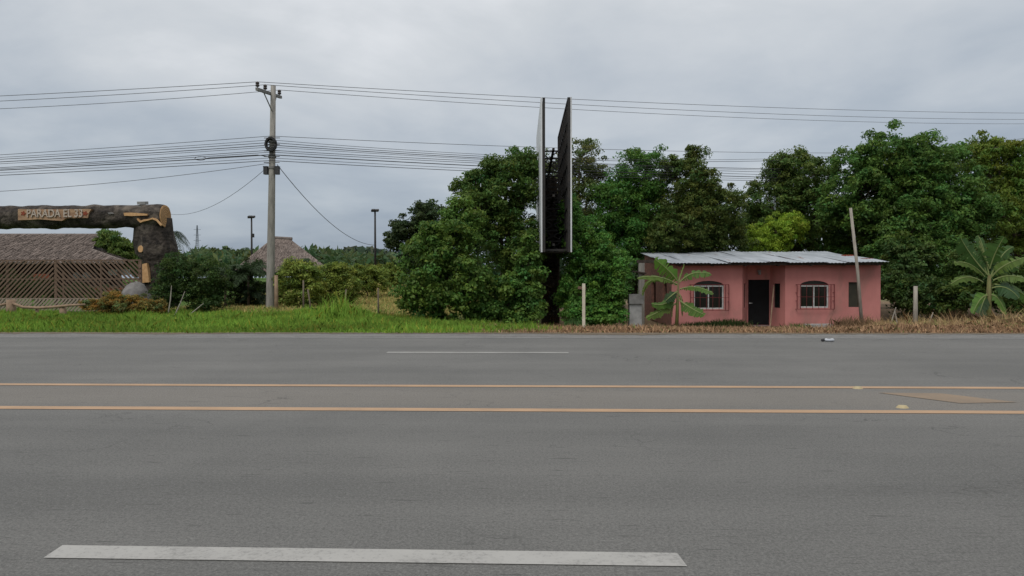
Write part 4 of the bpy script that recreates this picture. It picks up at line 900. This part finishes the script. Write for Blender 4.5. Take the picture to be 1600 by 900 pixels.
# boulder at the foot of the post
mb = MB(); rnd = random.Random(5); vs = []; fs = []; q = P(212, 472, 28.7); nn_ = 14
for i in range(7):
    ph = math.pi / 2 * i / 6; 
    for k in range(nn_):
        th = 2 * math.pi * k / nn_; r = 1 + rnd.uniform(-.07, .07); vs.append(q + Vector((.72 * math.cos(th) * math.cos(ph) * r, .55 * math.sin(th) * math.cos(ph) * r, -.3 + 1.08 * math.sin(ph) * r)))
for i in range(6):
    for k in range(nn_): fs.append((i * nn_ + k, i * nn_ + (k + 1) % nn_, (i + 1) * nn_ + (k + 1) % nn_, (i + 1) * nn_ + k))
mb.add(vs, fs); tag(mb.build('boulder', STONE, None, True), 'rounded grey boulder at the foot of the gateway trunk', 'boulder')

# ------------------------------------------------------------------ lattice fence
UB = MB().box((0, 0, 0), (1, 1, 1)).mesh('slat'); UB.materials.append(SLAT)
UBP = MB().box((0, 0, 0), (1, 1, 1)).mesh('slat_pale'); UBP.materials.append(SLATP)
FY = 29.6; fx0, fx1 = PX(-60, FY), PX(219, FY); fz0, fz1 = g1(fx0 + 3, FY) + .02, PZ(100, 406, FY)
fence = thing('lattice_fence', 'brown wooden lattice fence of crossed diagonal slats below the thatched roof', 'fence', ((fx0 + fx1) / 2, FY, fz0 - .02))
def bar_mw(a, b, w, th):
    a = Vector(a); b = Vector(b); v = b - a; z = v.normalized(); y = Vector((0, 1, 0)); x = y.cross(z).normalized(); y = z.cross(x)
    m_ = Matrix((x, y, z)).transposed().to_4x4(); return Matrix.Translation((a + b) / 2) @ m_ @ Matrix.Diagonal((w, th, v.length, 1))
def slats(x0, x1, z0, z1, y, sp, dirn, w, me, m, parent, th=.018):
    h = z1 - z0; k = x0 - h
    while k < x1:
        # a 45 degree line clipped to the panel
        a0, a1 = max(k, x0), min(k + h, x1)
        if a1 - a0 > .12:
            za, zb_ = z0 + (a0 - k), z0 + (a1 - k)
            if dirn < 0: za, zb_ = z1 - (a0 - k), z1 - (a1 - k)
            shared('slat', me, m, parent, bar_mw((a0, y + random.uniform(-.003, .003), za), (a1, y, zb_), w * random.uniform(.9, 1.1), th))
        k += sp * random.uniform(.95, 1.05)
xm_ = PX(86, FY); zmid = PZ(100, 466, FY)
slats(fx0, xm_ - .06, zmid, fz1 - .05, FY, .20, 1, .07, UB, SLAT, fence)
slats(xm_ + .06, fx1, zmid, fz1 - .05, FY, .20, -1, .065, UB, SLAT, fence)
slats(fx0, PX(50, FY), fz0, zmid - .05, FY - .02, .15, 1, .075, UBP, SLATP, fence)
slats(PX(52, FY), PX(190, FY), fz0, zmid - .05, FY - .02, .16, 1, .07, UBP, SLATP, fence)
for u in (-58, 10, 86, 98, 157, 218):
    mb = MB(); x = PX(u, FY); thin = u in (10, 98, 157); mb.box((x, FY + .06, (fz0 - .15 + fz1) / 2), (.06 if thin else .12, .08, (fz1 - fz0 + .15) * (.62 if u == 98 else 1))); mb.build('post', SLAT, fence)
for z, m_ in ((fz1 - .02, SLAT), (zmid - .02, SLATP), (PZ(100, 436, FY), SLAT)):
    mb = MB(); mb.bar((fx0, FY + .035 if z != zmid - .02 else FY + .02, z), (fx1, FY + .035 if z != zmid - .02 else FY + .02, z), .055, .05); mb.build('rail', m_, fence)
# rustic rail of peeled logs in front of it
RYY = 25.6; rf = thing('log_rail', 'low rustic rail of peeled logs in front of the lattice fence', 'rail', (PX(60, RYY), RYY, g1(PX(60, RYY), RYY)))
for u, vt, r in ((17, 468, .165), (58, 483, .06), (98, 480, .12)):
    x = PX(u, RYY); q = P(u, vt, RYY); zb = g1(x, RYY) - .1; mb = MB(); mb.tube([(x, RYY, zb), (x, RYY, (zb + q.z) / 2), q], [r * 1.05, r, r * .93], 10, .06); mb.build('post', LOGR, rf, True)
mb = MB(); mb.tube([P(u, v, RYY - .1) for u, v in ((20, 474), (36, 480), (60, 481), (85, 479.5), (110, 477), (133, 476))], [.05, .05, .048, .05, .045, .04], 8, .08); mb.build('rail', LOGR, rf, True)
mb = MB(); mb.tube([P(u, v, RYY) for u, v in ((-40, 478), (-15, 480), (15, 474))], .048, 8, .08); mb.build('rail', LOGR, rf, True)

for l, lb, u in (('dark shrub seen through the left lattice panel', [(20, 450, 34, 40, 26), (62, 455, 34, 30, 24), (-30, 450, 34, 40, 26)], 25), ('low dark shrub added to darken the gaps of the right lattice panel', [(120, 462, 34.5, 30, 18), (170, 465, 34.5, 36, 16)], 145)):  # planting behind the lattice; the right shrub is added to darken its gaps
    tree('garden_shrub', l, [PL(a, b, c, d_, e_, .7) for a, b, c, d_, e_ in lb], (.024, .042, .016), (PX(u, 34.3), 34.3), 'shrub', cr=.3, lpc=40, leaf=.15, asp=.4, dens=.8, r0=.04, ntwig=20)
# ------------------------------------------------------------------ thatched shelters
def thatch(o, faces, n, ln, w):
    """loose stalks laid down the slopes, as one part"""
    areas = [((f[1] - f[0]).cross(f[-1] - f[0])).length for f in faces]; V = []
    for f, a in zip(faces, areas):
        nrm = (f[1] - f[0]).cross(f[-1] - f[0]).normalized(); nrm = nrm if nrm.z > 0 else -nrm
        down = Vector((0, 0, -1)) - nrm * nrm.dot(Vector((0, 0, -1))); down.normalize(); sd = down.cross(nrm)
        for _ in range(int(n * a / sum(areas))):
            s, t = random.random(), random.random()
            top = f[0].lerp(f[1], s); bot = (f[-1] if len(f) == 4 else f[2]).lerp(f[2], s); p = top.lerp(bot, t)
            dn = (down + sd * random.uniform(-.15, .15)).normalized(); l = ln * random.uniform(.6, 1.2)
            a_ = p + nrm * random.uniform(.0, .02); b_ = p + dn * l + nrm * random.uniform(.02, .075); w_ = sd * w * .5
            V += [tuple(a_ - w_ - org(o)), tuple(b_ - w_ - org(o)), tuple(b_ + w_ - org(o)), tuple(a_ + w_ - org(o))]
    c = np.array([.18, .145, .125])[None] * RNG.uniform(.5, 1.5, (len(V) // 4, 1))
    s_ = link('thatch_stalks', mesh_np('thatch_stalks', np.array(V), 4, c), STRAW, o); s_['kind'] = 'stuff'
hy = 45.0; hxc = PX(60, hy)
hut = thing('thatched_shelter', 'long open shelter with a wide thatched roof behind the lattice fence', 'shelter', (hxc, hy, g1(hxc, hy)))
Rr_ = P(155, 365, hy); Rl = Vector((PX(-330, hy), hy, PZ(40, 363, hy)))
Ef, Eb = P(194, 406, 41.2), P(196, 405.5, 49); Lf = Vector((PX(-330, hy), 41.2, Ef.z)); Lb = Vector((PX(-330, hy), 49, Eb.z))
TG = .60; yg = hy + TG * (41.2 - hy); Gf = P(145, 391, yg); Gf.z = Rr_.z + TG * (Ef.z - Rr_.z); Gb = P(177, 392, hy + TG * 3.8); Gb.z = Gf.z
mid_l = Rl.lerp(Lf, TG)
faces = [[Rl, Rr_, Gf, mid_l], [mid_l, Gf, Ef, Lf], [Gf, Gb, Eb, Ef]]
mb = MB()
def slab(mb, f, th):
    k = len(f); dn = [p - Vector((0, 0, th)) for p in f]; mb.add(list(f) + dn, [tuple(range(k)), tuple(range(2 * k - 1, k - 1, -1))] + [(i, k + i, k + (i + 1) % k, (i + 1) % k) for i in range(k)])
for f in faces: slab(mb, f, .22)
slab(mb, [Rr_, Rl, Rl.lerp(Lb, TG), Gb], .22); slab(mb, [Gb, Rl.lerp(Lb, TG), Lb, Eb], .22)
rf_ = mb.build('thatched_roof', THATCH, hut); thatch(rf_, faces, 11000, .55, .05)
mb = MB(); a = (Gf + Gb) / 2; mb.add([Gf + Vector((-.1, 0, 0)), Gb + Vector((-.1, 0, 0)), Rr_ + Vector((-.55, 0, -.1))], [(0, 1, 2)]); mb.build('gable', DARKW, hut)
for u in (-150, -60, 20, 62, 110, 150, 186):
    x = PX(u, 41.7); zb = g1(x, 41.7); mb = MB(); mb.tube([(x, 41.7, zb - .1), (x, 41.7, Ef.z + .05)], .09, 8); mb.build('post', DARKW, hut, True)
mb = MB(); xw0, xw1 = PX(-330, 48), PX(188, 48.3); mb.box(((xw0 + xw1) / 2, 48.3, g1(-30, 48) + 1.0), (xw1 - xw0, .15, 2.2)); mb.build('back_wall', DARKW, hut)
mb = MB(); xw0, xw1 = PX(-330, 42), PX(192, 42); mb.box(((xw0 + xw1) / 2, 45, g1(-30, 45) + .30), (xw1 - xw0, 7.2, .1)); mb.build('floor', FLOORM, hut)
zfl = g1(-30, 45) + .35
for u, d, l in ((121, 42.4, 'left round pale pot under the thatched roof'), (136, 42.4, 'right round pale pot under the thatched roof')):
    q = P(u, 437, d); mb = MB(); mb.lathe((q.x, d, q.z - .06), [(.10, 0), (.2, .12), (.26, .26), (.22, .40), (.13, .47), (.16, .50)], 14); o = tag(mb.build('clay_pot', URN, None, True), l, 'pot', 'pale pots on the counter')
    
mb = MB(); a, b = PX(108, 42.4), PX(168, 42.4); zc_ = P(121, 437, 42.4).z - .06
ct = thing('counter', 'long dark counter below the two pale pots', 'counter', ((a + b) / 2, 42.4, zfl)); mb.box(((a + b) / 2, 42.4, zc_ - .04), (b - a, .6, .08)); mb.build('top', SLATP, ct)
mb = MB(); mb.box(((a + b) / 2, 42.45, (zfl + zc_ - .08) / 2), (b - a - .2, .45, zc_ - .08 - zfl)); mb.build('base', DARKW, ct)
q0, q1 = P(169, 421, 41.9), P(203, 430, 41.9); mb = MB(); mb.box((q0 + q1) / 2, (q1.x - q0.x, .03, q0.z - q1.z)); bn = tag(mb.build('banner', URN), 'pale oblong banner hanging at the shelter corner', 'banner')
q0, q1 = P(50, 428, 41.4), P(77, 438, 41.4); mb = MB(); mb.box((q0 + q1) / 2, (q1.x - q0.x, .03, q0.z - q1.z)); tag(mb.build('notice_board', REDD), 'dull red board hanging in the dark shelter', 'board')
q0, q1 = P(150, 450, 36), P(205, 458, 36); mb = MB(); zb = g1(q0.x, 36); mb.box(((q0.x + q1.x) / 2, 36, (q0.z + zb) / 2), (q1.x - q0.x, .3, q0.z - zb)); tag(mb.build('garden_kerb', REDD), 'red painted low wall seen through the lattice', 'low wall')
# smaller shelter behind the hedge
hd = 50; A0, A1 = P(426, 372, hd), P(454, 374, hd); base_ = Vector(((A0.x + A1.x) / 2, hd, 0)); base_.z = g1(base_.x, hd)
h2 = thing('thatched_shelter', 'smaller thatched shelter with hipped roof behind the utility pole', 'shelter', base_)
E = [P(368, 419, hd - 3), P(512, 419, hd - 3), Vector((PX(508, hd + 3), hd + 3, 0)), Vector((PX(374, hd + 3), hd + 3, 0))]
for p in E: p.z = E[0].z
faces = [[A0, A1, E[1], E[0]], [A1, A1, E[2], E[1]], [A0, A0, E[0], E[3]]]; mb = MB()
slab(mb, faces[0], .2); slab(mb, [A1, E[2], E[1]], .2); slab(mb, [A0, E[0], E[3]], .2); slab(mb, [A1, A0, E[3], E[2]], .2)
rf_ = mb.build('thatched_roof', THATCH, h2); thatch(rf_, faces[:1], 3500, .5, .05); 
mb = MB(); mb.tube([A0 + Vector((-.1, 0, .03)), A1 + Vector((.1, 0, .03))], .12, 8, .1); mb.build('ridge_cap', THATCH, h2)
for p in E:
    q = p.lerp(base_, .12); mb = MB(); mb.tube([(q.x, q.y, g1(q.x, q.y) - .1), (q.x, q.y, E[0].z + .15)], .08, 8); mb.build('post', DARKW, h2, True)

# ------------------------------------------------------------------ grass and straw
def blades(name, x, y, h, lean, w, col, m, label, cat, zoff=0):
    n = len(x); z = gz(x, y) + zoff; th = RNG.uniform(0, 2 * math.pi, n); ph = RNG.uniform(0, 2 * math.pi, n)
    d = np.stack([np.cos(th), np.sin(th), 0 * th], 1); s = np.stack([np.cos(ph), np.sin(ph) * .4, 0 * ph], 1)
    b = np.stack([x, y, z - .01], 1); up = np.array([0, 0, 1.])
    tip = b + up * (h * np.cos(lean))[:, None] + d * (h * np.sin(lean))[:, None]
    mid = b + up * (h * .6 * np.cos(lean * .5))[:, None] + d * (h * .6 * np.sin(lean * .5))[:, None]
    ww = s * (w * .5)[:, None] if not np.isscalar(w) else s * w * .5
    V = np.stack([b - ww, b + ww, mid + ww * .8, tip, mid - ww * .8], 1).reshape(-1, 3)
    return tag(link(name, mesh_np(name, V, 5, col), m), label, cat, kind='stuff')
n = 120000
x = RNG.uniform(-27, 2.5, n); y = ROAD_EDGE - .0 + (RNG.uniform(0, 1, n) ** 1.25) * 12.6
pat = .5 + .5 * np.sin(x * .8 + np.sin(y * .9) * 1.5) * np.sin(y * .7 + x * .3)
k = RNG.uniform(size=n) > sst((x + 2.2 + np.sin(y * 2) * .8) / 3.0); x, y, pat = x[k], y[k], pat[k]
clx = PX(538, 27)
h = (.06 + .10 * pat + .05 * RNG.uniform(size=len(x))) * RNG.uniform(.6, 1.3, len(x)) * (1 - .45 * sst((ROAD_EDGE + .9 - y) / .9))
h *= 1 + 3.6 * np.exp(-((x - PX(538, 24.5)) / .75) ** 2 - ((y - 24.5) / 1.2) ** 2) + .9 * np.clip(np.sin(x * 1.9 + y) * np.sin(y * 1.3 - x * .7), 0, 1)
c = np.array([.145, .250, .034])[None] * (RNG.uniform(.65, 1.35, len(x)) * (.62 + .7 * pat))[:, None]; yl = RNG.uniform(size=len(x)) < .10 + .25 * (pat < .2)
c[yl] *= np.array([1.9, 1.05, 1.2])
blades('grass', x, y, h, RNG.uniform(.1, 1.0, len(x)), RNG.uniform(.012, .028, len(x)), c, GRASSM, 'bright green grass along the left verge of the road', 'grass')
n = 70000                                            # dry clearing
x = RNG.uniform(-16, -3.5, n); y = RNG.uniform(28, 58, n)
c = np.array([.48, .38, .15])[None] * RNG.uniform(.6, 1.3, (n, 1)); gr = RNG.uniform(size=n) < .35; c[gr] *= np.array([.5, .85, .6])
blades('dry_grass', x, y, RNG.uniform(.08, .28, n), RNG.uniform(.1, 1.1, n), RNG.uniform(.02, .04, n), c, STRAW, 'dry yellow grass of the clearing beside the hedge', 'grass')
n = 110000                                           # cut straw right of the billboard
x = RNG.uniform(-2.5, 30, n); y = ROAD_EDGE + .04 + (RNG.uniform(0, 1, n) ** 1.2) * 14.5
k = (RNG.uniform(size=n) < sst((x + 1.8 + np.sin(y * 2) * .8) / 2.2)) & ~((x > 5.3) & (x < 14.7) & (y > 30.7))
x, y = x[k], y[k]; pt_ = .5 + .5 * np.sin(x * 1.1 + 1.5 * np.sin(y * .8)) * np.sin(y * 1.3)
big = sst((x - 11.2) / 2.5)
h = (.10 + .12 * pt_ + .34 * big) * RNG.uniform(.5, 1.3, len(x)); h *= 1 - .5 * sst((ROAD_EDGE + .8 - y) / .8)
h *= 1 + .6 * big * np.clip(np.sin(x * 2.1 + y * .9) * np.sin(y * 1.1 - x * .8), 0, 1) * sst((y - 18) / 3)
c = np.array([.34, .215, .125])[None] * RNG.uniform(.5, 1.45, (len(x), 1)) * (1 + big * .25)[:, None]; c[:, 1] *= 1 + .12 * big
gr = RNG.uniform(size=len(x)) < .05 + .16 * big * (pt_ < .5); c[gr] *= np.array([.5, .95, .5])
blades('straw', x, y, h, RNG.uniform(.3, 1.5, len(x)), RNG.uniform(.014, .03, len(x)), c, STRAW, 'brown cut straw along the right verge of the road', 'straw')
def tuft(name, label, u, d, r, hh, n, col, cat='weed', m=GRASSM, ln=(.05, .9)):
    cx_ = PX(u, d); x = RNG.normal(cx_, r * .5, n); y = RNG.normal(d, min(r, .5) * .45, n)
    o = blades(name, x, y, hh * RNG.uniform(.5, 1.15, n), RNG.uniform(*ln, n), RNG.uniform(.018, .035, n), np.array(col)[None] * RNG.uniform(.6, 1.35, (n, 1)), m, label, cat)
    del o['kind']; return o
tuft('weed_tuft', 'green weed tuft in front of the step by the right window', 1245, 28.2, .42, .42, 420, (.055, .13, .028))
tuft('weed_tuft', 'strip of dark green weeds along the wall under the left window', 1098, 30.6, 1.3, .34, 1500, (.035, .06, .018))
tuft('weed_tuft', 'second green strip of weeds by the wall left of the door', 1140, 30.5, .7, .42, 900, (.045, .07, .02))
tuft('weed_tuft', 'leafy weeds around the foot of the cream marker post', 898, 26.5, .4, .6, 260, (.07, .14, .045))
tuft('dry_weed', 'brown dead weeds beside the right corner of the house', 1330, 29.0, .8, .65, 500, (.20, .13, .075), m=STRAW)
tuft('dry_weed', 'brown dead brush piled under the large banana plant', 1500, 30.5, .9, .85, 900, (.14, .09, .05), m=STRAW, ln=(.2, 1.2))
for (a_, b_, d, l) in (((1388, 497), (1400, 480), 29.6, 'thin stick leaning right beside the grey post'), ((1404, 495), (1398, 484), 29.6, 'thin stick crossing the leaning one beside the house'), ((1447, 498), (1458, 488), 29.2, 'short pale stick right of the grey post')):
    a3, b3 = P(*a_, d), P(*b_, d); a3.z = g1(a3.x, a3.y) - .05; mb = MB(); mb.tube([a3, a3.lerp(b3, .5), b3], [.03, .025, .018], 6); tag(mb.build('stick', POSTW), l, 'stick')
q = P(1209, 447, 31.2); b3 = Vector((PX(1203.5, 30.6), 30.6, 0)); b3.z = g1(b3.x, 30.6); mb = MB(); mb.tube([b3, b3.lerp(q, .5), q], .025, 6); tag(mb.build('stick', LOGR), 'thin wooden stick propped against the wall right of the door', 'stick')

# ------------------------------------------------------------------ litter
q = gp(1292, 534); bt = thing('plastic_bottle', 'crushed cloudy plastic bottle lying near the far road edge', 'bottle', (q.x, q.y, .0))
mb = MB(); z = .036; mb.tube([(q.x - .05, q.y, z - .004), (q.x - .02, q.y, z), (q.x + .05, q.y, z - .006), (q.x + .12, q.y + .01, z), (q.x + .14, q.y + .01, z)], [.016, .032, .028, .034, .02], 10, .1); mb.build('body', PLAST, bt, True)
mb = MB(); mb.tube([(q.x - .11, q.y - .01, .03), (q.x - .085, q.y, .033), (q.x - .05, q.y, .034)], [.016, .03, .026], 9, .12); mb.build('neck', CABLE, bt, True)
